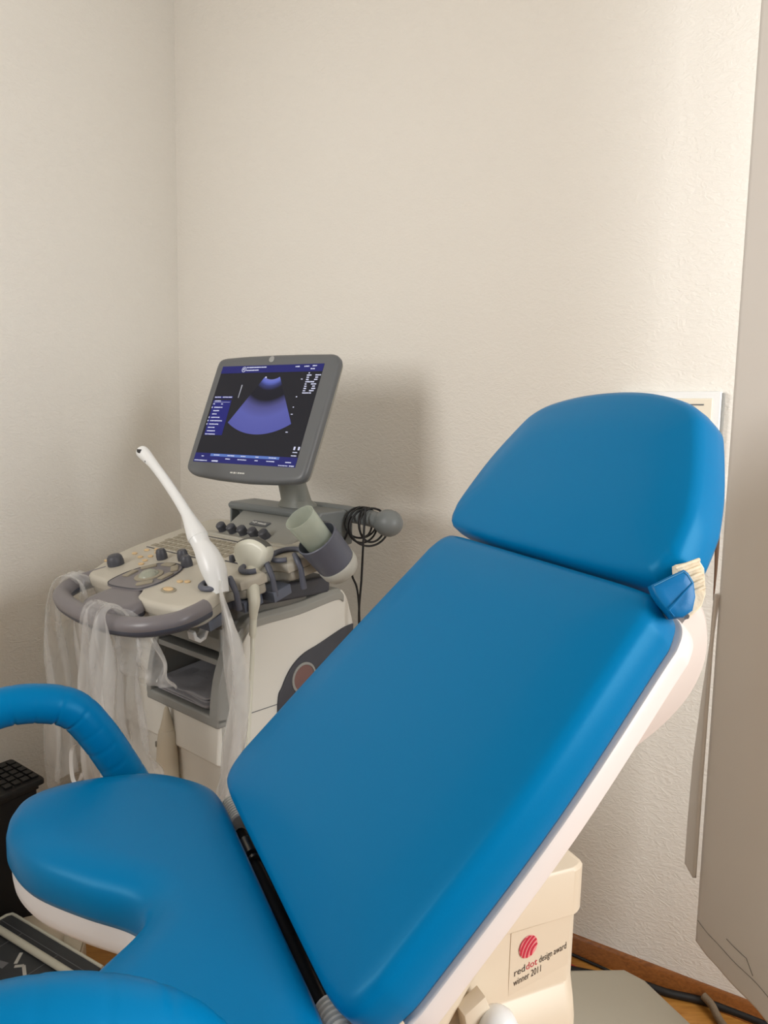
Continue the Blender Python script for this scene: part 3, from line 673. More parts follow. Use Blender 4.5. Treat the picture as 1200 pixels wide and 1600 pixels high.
# --- probe holders (open rings) along the right edge
def clip(x, y, r, name='probe_holder', a0=-30, a1=285, hh=.006):
    P = [cs(x + r * math.cos(R(a)), y + r * math.sin(R(a)), hh) for a in [a0 + (a1 - a0) * k / 22 for k in range(23)]]
    mb = MB(lambda p: CS(p)); mb.tube(P, .0075, 10, flat=.8); mb.build(name, CUPH, us, smooth=70)
clip(.195, 1.005, .030, a0=60, a1=330); clip(.200, 1.112, .030, a0=60, a1=330); clip(.212, 1.200, .038, a0=50, a1=320)
for x, y, ln in ((.232, 1.030, .060), (.240, 1.128, .066), (.262, 1.196, .070)):
    MB(lambda p: CS(p)).tube([cs(x - .03, y + .012, .006), cs(x - .008, y, .002), cs(x, y, -.02), cs(x - .002, y, -ln)], [.006, .0075, .0065, .008], 10).build('holder_prong', CUPH, us, smooth=70)
# --- cable hook under the console front
hk = [(.985, .965), (.985, .925), (.978, .908), (.962, .902), (.948, .910), (.944, .928), (.950, .931), (.955, .918), (.963, .911), (.972, .915), (.977, .928), (.977, .965)]
MB(lambda p: ML((p[2], p[0], p[1]))).prism(hk, .172, .198, ch=.002).build('cable_hook', WHITEP, us, smooth=50)
# --- body shell with shelf cavity
bprof = [(1.03, .40), (1.018, .52), (1.012, .66), (1.012, .71), (1.022, .80), (1.048, .88), (1.085, .925), (1.13, .935), (1.25, .940), (1.38, .957), (1.412, .945), (1.432, .90), (1.45, .80), (1.46, .40)]
bprof = [(p.x, p.y) for p in crom([Vector((a, b, 0)) for a, b in bprof], 4)]
SX = frame((0, -1.2, 0), (0, 1, 0), (0, 0, 1), (1, 0, 0))
body = MB(SX).prism(bprof, -.215, .200).build('body_shell', SHELLW, us, smooth=35)
cutter = MB(SX).prism([(.9, .715), (1.0, .715), (1.23, .715), (1.23, .92), (1.075, .92), (.9, .92)], -.085, .178).build('cutter', SHELLW, us)
cutter.modifiers.clear()
cut(body, cutter)
for p in body.data.polygons: p.use_smooth = True
body.data.set_sharp_from_angle(angle=R(35))
kbv = body.modifiers.new('bevel', 'BEVEL'); kbv.width = .012; kbv.segments = 3; kbv.limit_method = 'ANGLE'; kbv.angle_limit = R(50)
# grey top cover strip
tp = MB(ML)
tr = [(1.045, .882), (1.085, .930), (1.13, .941), (1.25, .946), (1.375, .962), (1.405, .952)]
tr = crom([Vector((0, a, b)) for a, b in tr], 5)
tp.rings([[Vector((-.20, p.y, p.z)), Vector((.196, p.y, p.z)), Vector((.205, p.y, p.z - .012)), Vector((.205, p.y, p.z - .030)), Vector((-.20, p.y, p.z - .03))] for p in tr])
tp.build('body_top_cover', mat('cover_grey', S(158, 158, 152), .42), us, smooth=40, bevel=.003)
# shelf frame: follows the front profile
fpts = [(1.008, .700), (1.006, .72), (1.012, .78), (1.026, .835), (1.050, .885), (1.075, .915)]
fpts = crom([Vector((0, a, b)) for a, b in fpts], 4)
def post(x0, x1, name):
    mb = MB(ML); mb.rings([[(x0, p.y - .006, p.z), (x1, p.y - .006, p.z), (x1, p.y + .03, p.z), (x0, p.y + .03, p.z)] for p in fpts]); mb.build(name, GREYM, us, smooth=40, bevel=.004)
post(.172, .204, 'shelf_post'); post(-.098, -.078, 'shelf_post')
MB(ML).box(-.098, .204, 1.000, 1.03, .690, .716).build('shelf_sill', GREYM, us, bevel=.006)
MB(ML).box(-.085, .178, 1.026, 1.22, .828, .842).build('shelf_divider', GREYM, us, bevel=.002)
MB(ML).box(-.085, .178, 1.06, 1.10, .908, .928).build('shelf_top_rail', GREYM, us, bevel=.004)
MB(ML).box(-.080, .174, 1.205, 1.215, .716, .915).build('shelf_back', mat('shelf_back_grey', S(104, 110, 110), .55), us, smooth=0)
MB(ML).box(-.085, -.079, 1.03, 1.21, .716, .915).build('shelf_side', GREYM, us, smooth=0)
MB(ML).box(.172, .178, 1.03, 1.21, .716, .915).build('shelf_side', GREYM, us, smooth=0)
MB(ML).box(-.085, .178, 1.03, 1.21, .713, .719).build('shelf_floor', GREYD, us, smooth=0)
MB(ML).box(-.03, .172, 1.10, 1.20, .842, .908).build('disc_drive', BLACK, us, bevel=.004, label='black disc drive in the upper compartment')
vt = MB(ML)
for r_ in range(4):
    for c_ in range(6): vt.prism([(u, w_) for u, w_ in circle(.005, 10, .03 + c_ * .02, .765 + r_ * .016)], 1.2035, 1.2055, xf=lambda p: ML((p[0], p[2], p[1])))
vt.build('vent_holes', BLACK, us, smooth=0)
# seams, right-hand wheel arch and speaker
MB(ML).box(.1995, .2012, 1.014, 1.20, .7020, .7036).build('body_seam', GREYD, us, smooth=0)
arch = [(1.182, .50), (1.180, .70), (1.195, .745), (1.222, .785), (1.262, .812), (1.32, .828), (1.40, .852), (1.44, .858), (1.44, .50)]
arch = [(p.x, p.y) for p in crom([Vector((a, b, 0)) for a, b in arch[:-1]], 5)] + [arch[-1]]
MB(SX).prism(arch, .19, .206, ch=.002).build('side_arch', DARKP, us, smooth=40)
ring = MB(SX); ring.lathe([(.040, .0), (.040, .004), (.034, .005), (.034, .002)], (1.262, .752, .2045), (0, 0, 1), 28); ring.build('speaker_ring', GREYM, us, smooth=40)
MB(SX).lathe([(.033, 0), (.033, .003), (.012, .0035)], (1.262, .752, .2045), (0, 0, 1), 28).build('speaker_grille', mat('speaker_brown', S(122, 92, 88), .6), us, smooth=40)
# lower front: recessed beige panel, black slot and a narrow seam
MB(ML).box(-.20, .19, 1.035, 1.42, .13, .59).build('lower_body', PANELB, us, bevel=.01)
lo = MB(SX); lo.prism([(1.002, .60), (1.010, .715), (1.04, .715), (1.04, .585)], -.215, .2); 
lo.build('front_apron', SHELLW, us, bevel=.006)
MB(ML).box(.020, .026, 1.0325, 1.037, .40, .586).build('panel_gap', BLACK, us, smooth=0)
MB(ML).box(-.012, .026, 1.0325, 1.037, .580, .587).build('panel_gap', BLACK, us, smooth=0)
MB(ML).box(.118, .121, 1.0325, 1.037, .38, .575).build('panel_seam', GREYM, us, smooth=0)
MB(ML).prism([(.178, .575), (.192, .572), (.186, .538)], 1.031, 1.037, xf=lambda p: ML((p[0], p[2], p[1]))).build('panel_notch', mat('notch_brown', S(104, 92, 76), .6), us, smooth=0)
MB(ML).prism(rrect(-.26, .24, .98, 1.50, .06), .085, .14, ch=.01).build('cart_base', PANELB, us, smooth=50)
for x in (-.2, .18):
    for y in (1.03, 1.44):
        MB(ML).lathe([(.02, -.018), (.043, -.016), (.045, 0), (.043, .016), (.02, .018)], (x, y, .045), (1, .2, 0), 24).build('caster', BLACK, us, smooth=40)

# ------------------------------------------------------------------ things on the machine (own top-level objects, same axes)
def mthing(name, at, label, cat, group=None):
    """Empty at a machine-frame point; returned frame maps machine coordinates into the thing's own space."""
    wp_ = morg + mw * at[0] + md * at[1] + Vector((0, 0, at[2]))
    e = empty(name, wp_, -MAZ, label, cat, group)
    return e, frame((-at[0], -at[1], -at[2]), (1, 0, 0), (0, 1, 0), (0, 0, 1))
# long white wand probe
wd, F_ = mthing('ultrasound_wand', (.199, 1.0, 1.035), 'long white wand probe leaning left out of the front console holder', 'probe')
A, Bp = Vector((.205, 1.0, 1.024)), Vector((-.097, 1.0, 1.313)); ax = (Bp - A).normalized(); Ln = (Bp - A).length
side = ax.cross(Vector((0, 1, 0))).normalized()
def onw(t, s_=0, d_=0): return A + ax * (t * Ln) + side * s_ + Vector((0, d_, 0))
# handle: bent spine so the grip stands a little steeper than the shaft
def spine(pts, rads, mb, n=18):
    P = crom(pts, 6); Rr = crom([Vector((r, 0, 0)) for r in rads], 6)
    mb.tube(P, [max(.002, r.x) for r in Rr], n)
mb = MB(F_); spine([Vector(p) for p in ((.222, 1, 1.012), (.212, 1, 1.034), (.196, 1, 1.064), (.172, 1, 1.094), (.152, 1, 1.112), (.1385, 1, 1.128))], [.019, .023, .0285, .0265, .0215, .0225], mb)
mb.build('wand_handle', WHITEP, wd, smooth=70)
mb = MB(F_); spine([Vector(p) for p in ((.1390, 1, 1.127), (.131, 1, 1.136), (.118, 1, 1.151), (.104, 1, 1.167), (.092, 1, 1.180))], [.0235, .0230, .0195, .0155, .0130], mb)
mb.build('wand_collar', WHITEP, wd, smooth=70)
mb = MB(F_); spine([Vector(p) for p in ((.096, 1, 1.176), (.06, 1, 1.208), (.01, 1, 1.247), (-.04, 1, 1.282), (-.066, 1, 1.298), (-.083, 1, 1.3075), (-.096, 1, 1.3145), (-.101, 1, 1.317))], [.0132, .0120, .0115, .0118, .0138, .0155, .0150, .0090], mb)
mb.build('wand_shaft', WHITEP, wd, smooth=70)
mb = MB(F_); mb.box(-.093, -.079, .9845, .990, 1.3105, 1.320); mb.build('lens_window', BLACK, wd, bevel=.001, label='small black window at the tip')
mb = MB(F_); mb.sphere((-.060, .9885, 1.292), .0025); mb.build('marker_dot', GREYD, wd)
# convex probe with cable
cv, F_ = mthing('convex_probe', (.195, 1.13, 1.05), 'cream fan-shaped probe with cable in the middle console holder', 'probe')
VF = frame(F_((.176, 1.128, 1.078)), Vector((.94, .34, -.06)).normalized(), Vector((.03, .10, 1)).normalized(), Vector((.34, -.94, .08)).normalized())
hp_ = [(-.020, -.050), (-.030, -.030), (-.044, -.012), (-.048, .008), (-.044, .022), (-.026, .034), (0, .040), (.026, .034), (.044, .022), (.047, .006), (.040, -.014), (.026, -.032), (.018, -.050)]
hp2 = [(p.x, p.y) for p in crom([Vector((a, b, 0)) for a, b in hp_], 4, True)]
MB(VF).pad(hp2, [(.012, -.021), (.004, -.018), (0, -.010), (0, .010), (.004, .018), (.012, .021), (.014, .021)]).build('probe_head', PROBEW, cv, smooth=50)
top_arc = [(-.040, .0245), (-.024, .034), (0, .0395), (.024, .034), (.040, .0245)]
la = [(p.x, p.y) for p in crom([Vector((a, b, 0)) for a, b in top_arc], 5)]
MB(VF).rings([[(u, w_ + .0005, -.014), (u, w_ + .003, -.008), (u, w_ + .0035, .008), (u, w_ + .0005, .014), (u, w_ - .006, .014), (u, w_ - .006, -.014)] for u, w_ in la]).build('probe_lens', mat('lens_grey', S(96, 96, 92), .5), cv, smooth=50, label='grey lens strip on top')
mb = MB(F_); spine([Vector(p) for p in ((.182, 1.125, 1.045), (.196, 1.105, 1.030), (.222, 1.088, 1.010), (.236, 1.082, .985), (.236, 1.080, .960), (.235, 1.080, .940))], [.020, .019, .016, .014, .011, .008], mb); mb.build('probe_grip', PROBEW, cv, smooth=70)
mb = MB(F_); mb.tube(crom([(.235, 1.080, .945), (.235, 1.078, .90), (.238, 1.075, .86), (.230, 1.075, .76), (.222, 1.075, .66), (.216, 1.08, .52), (.22, 1.10, .36), (.215, 1.14, .20), (.21, 1.2, .165)], 8), lambda t: .0085 if t < .12 else .0052, 10); mb.build('probe_cable', PROBEW, cv, smooth=80)
# lower pencil-like probe hanging in front of the cart
lp, F_ = mthing('hanging_handpiece', (0, .985, .60), 'cream handpiece with conical tip standing upright in front of the cart', 'probe')
MB(F_).lathe([(.026, -.14), (.029, -.13), (.0285, -.06), (.0245, .02), (.0200, .050), (.0185, .054)], (.008, .992, .585), (0, 0, 1), 24).build('handpiece_body', PANELB, lp, smooth=40)
MB(F_).lathe([(.0175, 0), (.0150, .012), (.0105, .030), (.0068, .048), (.0042, .056), (.002, .058)], (.008, .992, .639), (0, 0, 1), 24).build('handpiece_tip', PANELB, lp, smooth=40)
MB(F_).lathe([(.007, 0), (.007, .003), (.004, .004)], (-.006, .972, .603), (-.5, -.85, 0), 16, sq=(1, 1)).build('handpiece_button', mat('button_grey', S(130, 126, 118), .4), lp, smooth=40)
MB(F_).box(-.012, .03, 1.018, 1.034, .50, .62).build('handpiece_bracket', PANELB, lp, bevel=.003)
dk = MB(F_); dk.lathe([(.013, -.006), (.0155, -.003), (.0155, .004), (.012, .006)], (-.038, .955, .515), (.35, -.9, .2), 20); dk.build('round_cap', PROBEW, lp, smooth=40)
for k in range(4):
    MB(F_).box(-.047, -.029, .9475, .9495, .506 + k * .005, .508 + k * .005).build('cap_rib', GREYM, lp, smooth=0)
# tumbler
tb, F_ = mthing('plastic_tumbler', (.300, 1.26, 1.08), 'translucent plastic tumbler leaning in the slate cup holder', 'cup')
cb2 = cb + ca_ * .062
MB(F_).lathe([(.001, .0), (.030, .0), (.0335, .003), (.0375, .108), (.0380, .112), (.0368, .112), (.0360, .106), (.0320, .006), (.001, .005)], cb2, ca_, 32).build('tumbler_wall', FILM2, tb, smooth=50)
# coiled black cable on the ball handle
def mtop(mbuild, name, m, label, cat, at, **kw):
    wp_ = morg + mw * at[0] + md * at[1] + Vector((0, 0, at[2]))
    o = mbuild.build(name, m, None, **kw); o.location = wp_; o.rotation_euler = (0, 0, -MAZ); return tag(o, label, cat)
at = (.245, 1.45, 1.14); F_ = frame((-at[0], -at[1], -at[2]), (1, 0, 0), (0, 1, 0), (0, 0, 1))
pts = []
for lo_ in range(5):
    r0 = [.041, .047, .038, .050, .044][lo_]; ox = [.215, .222, .232, .245, .255][lo_]; tilt = [.5, .2, -.3, .45, .1][lo_]
    for k in range(16):
        a = 2 * math.pi * k / 16 + math.pi / 2
        pts.append((ox + .010 * lo_ * k / 160 + tilt * r0 * math.cos(a) + .006 * k / 16, 1.45 + r0 * .95 * math.cos(a), 1.1485 + .024 - r0 + r0 * math.sin(a)))
cab = MB(F_); cab.tube(crom(pts, 3), .0028, 7)
cab.tube(crom([(.262, 1.42, 1.175), (.266, 1.412, 1.12), (.262, 1.41, 1.0), (.256, 1.41, .86), (.25, 1.46, .62), (.25, 1.50, .30), (.25, 1.52, .06)], 8), .0030, 7)
cab.tube(crom([(.215, 1.42, 1.15), (.200, 1.415, 1.10), (.172, 1.43, 1.06), (.168, 1.47, .98), (.176, 1.49, .90), (.18, 1.50, .60), (.185, 1.52, .2), (.19, 1.53, .06)], 8), .0030, 7)
mtop(cab, 'coiled_cable', RUBBER, 'thin black cable looped around the rear ball-ended handle', 'cable', at, smooth=80)
# folded plastic in the shelf
at = (.05, 1.10, .72); F_ = frame((-at[0], -at[1], -at[2]), (1, 0, 0), (0, 1, 0), (0, 0, 1))
rows = []
fp = MB(F_)
for lay, (z0, dx, dy) in enumerate(((.7200, 0, 0), (.7275, .004, -.004), (.7350, -.003, .003), (.7420, .002, .0))):
    rr_ = [p for q in [rrect(-.072 + dx, .150 + dx, 1.012 + dy, 1.195 + dy, .016, 4)] for p in q]
    den = []
    for a_, b_ in zip(rr_, rr_[1:] + rr_[:1]):
        n_ = max(1, int(math.hypot(b_[0] - a_[0], b_[1] - a_[1]) / .012))
        den += [(a_[0] + (b_[0] - a_[0]) * t / n_, a_[1] + (b_[1] - a_[1]) * t / n_) for t in range(n_)]
    cx_, cy_ = .04, 1.10
    lift = lambda x, y: .020 * max(0, y - 1.03) / .16 + (.004 * math.sin(26 * x + 31 * y + lay) + .003 * math.sin(55 * x - 40 * y)) * (lay > 0)
    fp.rings([[(cx_ + (x - cx_) * k_, cy_ + (y - cy_) * k_, zz + lift(cx_ + (x - cx_) * k_, cy_ + (y - cy_) * k_) * (lay / 3)) for x, y in den] for k_, zz in ((.95, z0), (1, z0 + .002), (1.0, z0 + .0055), (.96, z0 + .0075), (.8, z0 + .0085), (.55, z0 + .009), (.25, z0 + .009))])
mtop(fp, 'folded_plastic_sheet', FOLDED, 'folded grey plastic sheet lying in the lower shelf compartment', 'plastic sheet', at, smooth=60)
# plastic sleeves draped over the handle
def drape(path, half, ncol, fold, seed, wave=3.0, F=IDENT):
    """path = [(centre, width-direction, half-width)] ; builds a creased film strip"""
    rnd = random.Random(seed); ph = [rnd.uniform(0, 6.28) for _ in range(6)]
    C_ = crom([p[0] for p in path], 7); D_ = crom([p[1] for p in path], 7); Hh = crom([Vector((p[2], p[3], 0)) for p in path], 7)
    rows = []
    n = len(C_)
    for i in range(n):
        t = i / (n - 1); row = []; tang = (C_[min(i + 1, n - 1)] - C_[max(i - 1, 0)]).normalized(); wd_ = D_[i].normalized(); nn = wd_.cross(tang)
        if nn.length < 1e-5: nn = Vector((0, 1, 0))
        nn.normalize()
        for k in range(ncol + 1):
            s_ = -1 + 2 * k / ncol
            amp = Hh[i].y * fold
            off = amp * (math.sin(wave * 3.1 * s_ + ph[0] + 2.0 * math.sin(5 * t + ph[1])) + .6 * math.sin(wave * 6.7 * s_ + ph[2] + 3 * t) + .35 * math.sin(17 * t + ph[3] + 5 * s_))
            x = s_ * Hh[i].x * (1 + .07 * math.sin(9 * t + ph[4] + s_)) 
            row.append(C_[i] + wd_ * x + nn * off)
        rows.append(row)
    return rows
V = Vector
def sleeve(name, strands, label, at, group='clear plastic sleeves'):
    F_ = frame((-at[0], -at[1], -at[2]), (1, 0, 0), (0, 1, 0), (0, 0, 1))
    wp_ = morg + mw * at[0] + md * at[1] + Vector((0, 0, at[2]))
    mb = MB(F_)
    for seed, fold, wave, path in strands: mb.grid(drape(path, 0, 26, fold, seed, wave))
    o = mb.build(name, FILM, None, smooth=180); o.location = wp_; o.rotation_euler = (0, 0, -MAZ)
    return tag(o, label, 'plastic sleeve')
wx = V((1, .0, 0))
TORN = [(-.172, .84, .590), (-.190, .84, .570), (-.195, .84, .535), (-.190, .84, .498), (-.175, .84, .490), (-.152, .84, .505), (-.135, .84, .530)]
# left: over the left arm of the handle
wl = V((.55, -.83, 0)).normalized()
sleeve('plastic_sleeve', [
    (3, .012, 2.2, [(V((-.222, .905, .985)), wl, .030, .3), (V((-.236, .882, 1.004)), wl, .034, .3), (V((-.262, .868, .985)), wl, .036, .5), (V((-.272, .862, .93)), wl, .050, .9), (V((-.276, .86, .84)), wl, .066, 1), (V((-.272, .86, .72)), wl, .074, 1), (V((-.262, .86, .60)), wl, .076, 1), (V((-.25, .86, .48)), wl, .082, 1)]),
    (5, .012, 2.0, [(V((-.236, .884, 1.006)), wl, .034, .3), (V((-.205, .905, .985)), wl, .040, .5), (V((-.195, .91, .90)), wl, .060, 1), (V((-.19, .91, .78)), wl, .070, 1), (V((-.18, .91, .66)), wl, .066, 1), (V((-.17, .91, .585)), wl, .060, 1)]),
    (6, .010, 2.0, [(V((-.175, .90, .93)), wl, .030, .6), (V((-.16, .90, .84)), wl, .045, 1), (V((-.15, .90, .72)), wl, .05, 1), (V((-.145, .90, .62)), wl, .05, 1)])],
    'creased clear plastic sleeve draped over the left end of the front handle', (-.24, .87, .75))
lsl = bpy.context.scene.objects['plastic_sleeve']
F_ = frame((.24, -.87, -.75), (1, 0, 0), (0, 1, 0), (0, 0, 1))
tp_ = crom([Vector(p) for p in TORN], 5)
MB(F_).rings([[p + Vector((0, 0, .0)), p + Vector((.010, .004, .004)), p + Vector((.010, .006, .004)), p + Vector((0, .002, 0))] for p in tp_]).build('torn_strip', WHITEP, lsl, smooth=60, label='torn white opaque strip at the bottom')
wc = V((1, .02, 0))
sleeve('plastic_sleeve', [
    (11, .014, 2.6, [(V((.085, .815, .985)), wc, .045, .2), (V((.083, .796, 1.000)), wc, .047, .2), (V((.082, .774, .985)), wc, .050, .3), (V((.085, .768, .94)), wc, .054, .7), (V((.095, .766, .86)), wc, .062, 1), (V((.112, .766, .76)), wc, .070, 1), (V((.13, .768, .67)), wc, .082, 1), (V((.145, .77, .58)), wc, .088, 1.1), (V((.15, .775, .52)), wc, .085, 1.1)]),
    (13, .012, 2.2, [(V((.083, .796, 1.0005)), wc, .047, .2), (V((.10, .820, .988)), wc, .050, .3), (V((.125, .835, .95)), wc, .068, .7), (V((.150, .840, .90)), wc, .090, 1), (V((.160, .842, .865)), wc, .100, 1), (V((.165, .845, .838)), wc, .106, .8)]),
    (17, .012, 2.2, [(V((.03, .845, .95)), wc, .045, .7), (V((.05, .85, .86)), wc, .075, 1), (V((.07, .85, .76)), wc, .09, 1), (V((.09, .855, .66)), wc, .10, 1), (V((.10, .86, .60)), wc, .09, 1)])],
    'large clear plastic sleeve hanging from the middle of the front handle', (.1, .8, .75))
wr = V((.92, -.38, 0)).normalized()
sleeve('plastic_sleeve', [
    (23, .010, 2.0, [(V((.232, .992, 1.045)), wr, .008, .2), (V((.243, .985, 1.02)), wr, .020, .3), (V((.268, .978, .975)), wr, .032, .6), (V((.292, .975, .92)), wr, .044, 1), (V((.306, .975, .85)), wr, .050, 1), (V((.304, .975, .77)), wr, .052, 1), (V((.294, .975, .69)), wr, .050, 1), (V((.272, .975, .60)), wr, .044, 1), (V((.255, .975, .53)), wr, .030, 1), (V((.245, .98, .44)), wr, .024, 1)]),
    (29, .010, 2.6, [(V((.275, .985, .97)), wr, .018, .5), (V((.296, .983, .90)), wr, .026, 1), (V((.303, .983, .80)), wr, .030, 1), (V((.290, .983, .68)), wr, .028, 1), (V((.262, .983, .56)), wr, .024, 1), (V((.248, .985, .47)), wr, .020, 1)])],
    'narrow clear plastic sleeve hanging from the base of the white wand', (.28, .98, .8))

# ------------------------------------------------------------------ left side: computer tower, keyboard, white strip, pedal board
tw = empty('computer_tower', room(-1.93, .92, 0), -WA, 'black upright computer case against the left wall, under a keyboard', 'computer')
TF = frame((1.93, -.92, 0), (1, 0, 0), (0, 1, 0), (0, 0, 1))
MB(TF).box(-2.040, -1.846, .66, 1.172, .035, .398).build('case', BLACKM, tw, bevel=.004)
MB(TF).box(-2.040, -1.842, .655, 1.176, .390, .402).build('case_top', BLACK, tw, bevel=.003)
for r_ in (-2.01, -1.875):
    for n_ in (.70, 1.13): MB(TF).lathe([(.014, 0), (.016, .036)], (r_, n_, 0), (0, 0, 1), 14).build('case_foot', RUBBER, tw, smooth=40)
kb = empty('keyboard', room(-1.905, .965, .402), -WA, 'black computer keyboard lying on the black computer case', 'keyboard')
KF = frame((1.905, -.965, -.402), (1, 0, 0), (0, 1, 0), (0, 0, 1))
kbo = rrect(-1.985, -1.828, .74, 1.188, .012, 4)
MB(lambda p: KF((p[0], p[1], .404 + p[2] + (-1.828 - p[0]) * .10))).pad(kbo, [(.004, .0), (0, .003), (0, .012), (.003, .016), (.006, .016)]).build('keyboard_body', BLACK, kb, smooth=40)
for r_ in range(5):
    for c_ in range(17):
        x0 = -1.968 + r_ * .0255; y0 = 1.178 - c_ * .0248 - (.012 if c_ > 3 else 0)
        MB(lambda p: KF((p[0], p[1], .404 + p[2] + (-1.828 - p[0]) * .10))).box(x0, x0 + .019, y0 - .019, y0, .0165, .0215).build('key', mat('keycap', S(26, 28, 30), .32) if (r_, c_) == (0, 0) else bpy.data.materials['keycap'], kb, bevel=0, smooth=0)
MB(lambda p: KF((p[0], p[1], .404 + p[2] + (-1.828 - p[0]) * .10))).box(-1.981, -1.975, 1.12, 1.145, .0163, .0172).build('key_light', GREYPR, kb, smooth=0)
MB(KF).box(-1.975, -1.96, 1.10, 1.15, .4025, .418).build('keyboard_leg', BLACK, kb, smooth=0); MB(KF).box(-1.975, -1.96, .78, .83, .4025, .418).build('keyboard_leg', BLACK, kb, smooth=0)
# pedal board in front of the machine
e1 = Vector((.848, -.530, 0)); e2 = Vector((-.530, -.848, 0))
pb = empty('foot_pedal_board', (-.86, 1.78, 0), 0, 'dark slate foot pedal board with white symbols and rail on a beige housing', 'foot pedal')
PF = frame(Vector((-.955, 1.872, 0)) - Vector((-.86, 1.78, 0)), e1, e2, (0, 0, 1))
MB(PF).prism([(.0, -.005), (.03, -.055), (.085, -.08), (.16, -.075), (.215, -.062), (.27, -.01), (.34, .0), (.34, .34), (.0, .34)], .012, .082, ch=.006).build('pedal_housing', CREAM, pb, smooth=40)
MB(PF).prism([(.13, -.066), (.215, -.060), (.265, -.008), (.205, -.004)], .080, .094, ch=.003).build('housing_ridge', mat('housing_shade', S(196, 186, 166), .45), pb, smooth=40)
MB(PF).prism(rrect(-.008, .36, .0, .34, .012), .078, .098, ch=.003).build('pedal_panel', PADDARK, pb, smooth=40)
MB(PF).tube([(-.008, .32, .099), (-.007, .012, .099), (0, 0.001, .099), (.012, 0, .099), (.36, .0, .099)], .004, 8).build('panel_rim', PROBEW, pb, smooth=60)
MB(PF).tube([(-.010, .062, .108), (.36, .062, .108)], .009, 12).build('white_rail', PROBEW, pb, smooth=60)
ln = MB(PF)
for a, b, c, d in ((.0, .36, .030, .0312), (.0, .36, .20, .2012)): ln.box(a, b, c, d, .0978, .0986)
for u in (.09, .235): ln.box(u, u + .0012, .030, .33, .0978, .0986)
ln.build('panel_lines', GREYPR, pb, smooth=0)
def mark(pts, wdt, m, name='panel_symbol'):
    mb = MB(PF)
    for (a, b), (c, d) in zip(pts[:-1], pts[1:]):
        p, q = Vector((a, b, 0)), Vector((c, d, 0)); t = (q - p).normalized(); s_ = Vector((-t.y, t.x, 0)) * wdt
        mb.prism([(p + s_)[:2], (q + s_)[:2], (q - s_)[:2], (p - s_)[:2]], .0976, .0992)
    mb.build(name, m, pb, smooth=0)
PEDMARKS = True
mark([(.155, .075), (.178, .105)], .004, WHITEPR); mark([(.185, .112), (.200, .098), (.232, .116)], .004, WHITEPR)
mark([(.135, .130), (.165, .122)], .010, GREYPR); mark([(.105, .150), (.122, .142)], .009, GREYPR); mark([(.06, .150), (.098, .166)], .004, GREYPR)
mark([(.018, .085), (.015, .125)], .003, WHITEPR); mark([(.035, .135), (.062, .120), (.085, .150)], .004, WHITEPR)

# ------------------------------------------------------------------ right side: curtain, wall box, gap shade strip and cables
ct = empty('curtain', (.725, 1.613, .243), 0, 'plain white fabric curtain hanging at the right, stitched hem near the floor', 'curtain')
CO = Vector((.725, 1.613, .243)); cd = Vector((math.sin(R(170)), math.cos(R(170)), 0)); cn = Vector((cd.y, -cd.x, 0))
def curt(s_, z): return cd * s_ + cn * (.004 * math.sin(s_ * 19 + .3 + .5 * math.sin(z * 1.3)) * min(1, s_ / .05) + .0012 * math.sin(s_ * 55 + z)) + Vector((0, 0, z))
zs = [0, .004, .02, .05, .052, .10, .2, .4, .7, 1.0, 1.4, 1.8, 2.2, 2.6, 2.70]
rows = [[curt(k * .0125, z) for k in range(53)] for z in zs]
MB().grid(rows).build('curtain_panel', CLOTH, ct, smooth=180, solid=.006)
MB().tube([curt(.004 + k * .0125, .052) + cn * -.0036 for k in range(50)], .0008, 5).build('hem_stitching', CLOTHT, ct)
MB().tube([curt(.004 + k * .0125, .052) + cn * .0036 for k in range(50)], .0008, 5).build('hem_stitching', CLOTHT, ct)
MB().tube([curt(.11 + k * .01, .083 - (.0 if k < 7 else .012 * (k - 6))) + cn * -.0036 for k in range(9)] , .0009, 5).build('loose_thread', CLOTHT, ct)
MB().tube([curt(.11 + k * .01, .083 - (.0 if k < 7 else .012 * (k - 6))) + cn * .0036 for k in range(9)] , .0009, 5).build('loose_thread', CLOTHT, ct)
bl = MB()
bl.grid([[(-cd * ((.060 - .008 * k) * min(1, max(0, .80 - z) / .45) ** .7) + cn * .002 * k + Vector((0, 0, z)))[:] for k in range(8)] for z in (.15, .155, .17, .25, .4, .55, .68, .75, .79, .80)])
bl.build('curtain_lining', CLOTH, ct, smooth=180, solid=.008)
wb = empty('wall_box', room(-.41, 1.894, 1.35), -WA, 'white plastic box on the back wall, half hidden behind the headrest', 'box')
BX = frame((.41, -1.894, -1.35), (1, 0, 0), (0, 1, 0), (0, 0, 1))
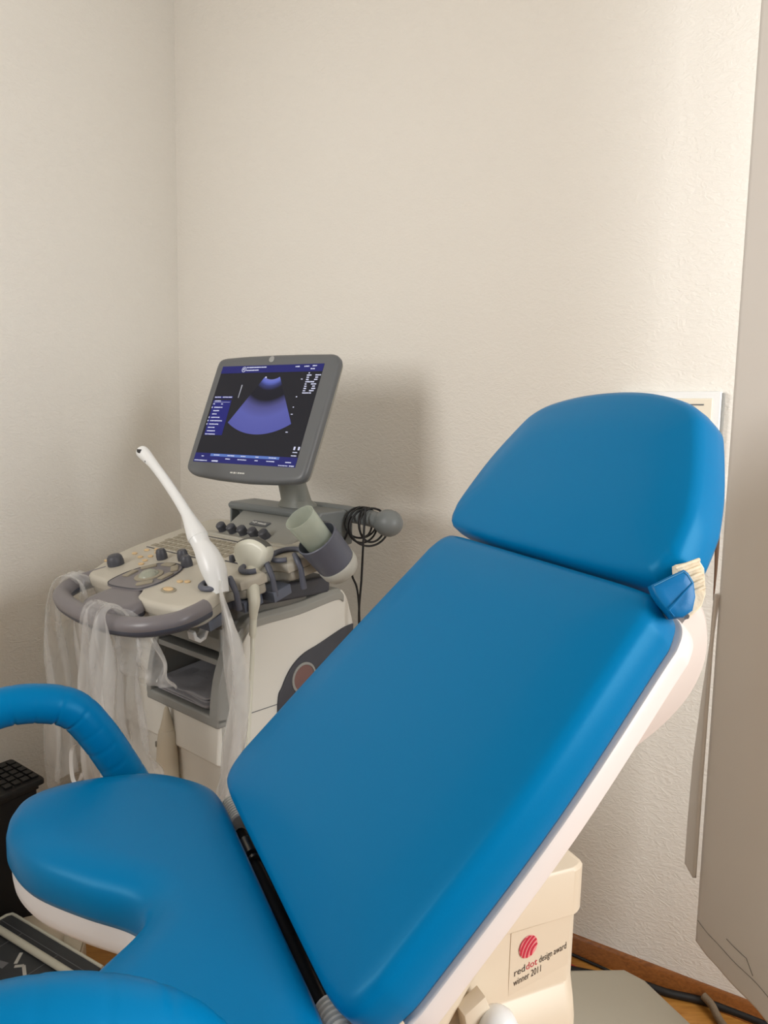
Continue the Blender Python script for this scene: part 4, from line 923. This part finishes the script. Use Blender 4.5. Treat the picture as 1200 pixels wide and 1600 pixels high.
MB(BX).box(-.53, -.298, 1.872, 1.893, 1.22, 1.478).build('box_body', WHITEP, wb, bevel=.006)
MB(BX).box(-.515, -.316, 1.868, 1.876, 1.25, 1.462).build('box_cover', mat('box_cover_cream', S(234, 226, 208), .25), wb, bevel=.004)
MB(BX).box(-.44, -.335, 1.8665, 1.869, 1.446, 1.449).build('box_slot', GREYD, wb, smooth=0)
MB(BX).box(-.2985, -.2955, 1.874, 1.8935, 1.30, 1.474).build('box_edge', GREYM, wb, smooth=0)
cr = MB(); cr.tube(crom([room(-.300, 1.874, 1.24), room(-.290, 1.872, 1.18), room(-.287, 1.874, 1.09), room(-.288, 1.878, 1.0)], 8), lambda t: .0055 * (1 - t) + .001, 8, flat=1.5)  # tapered dark strip imitating the shaded gap between curtain and wall
o = cr.build('gap_shade', GAPSHADE, smooth=80); tag(o, 'dark brown strip standing in for the shaded gap between wall and curtain', 'gap_shade')
def floor_cable(name, pts, r_, m, label):
    o = MB().tube(crom([Vector(p) for p in pts], 8), r_, 9).build(name, m, smooth=80); return tag(o, label, 'cable')
floor_cable('floor_cable', [room(-.75, 1.74, .010), (.56, 1.80, .010), (.66, 1.772, .010), (.72, 1.742, .010), (.80, 1.715, .010), (.90, 1.657, .010), (1.0, 1.575, .010), (1.12, 1.45, .010)], .0095, RUBBER, 'thick black cable running along the skirting behind the chair base')
floor_cable('braided_cable', [(.795, 1.712, .028), (.806, 1.690, .022), (.812, 1.655, .010), (.822, 1.60, .010), (.83, 1.50, .010), (.80, 1.40, .010)], .0095, BRAID, 'braided beige cable lying over the black one near the curtain')
floor_cable('thin_cable', [(.40, 1.93, .005), (.50, 1.890, .005), (.56, 1.850, .005), (.62, 1.80, .005), (.68, 1.70, .005)], .004, RUBBER, 'thin black cable on the floor beside the cream column, nearest the skirting')
floor_cable('red_cable', [(.44, 1.85, .007), (.49, 1.838, .007), (.52, 1.815, .007), (.55, 1.77, .007)], .007, mat('red_cable', S(176, 40, 36), .5), 'short red cable on the floor beside the cream column')
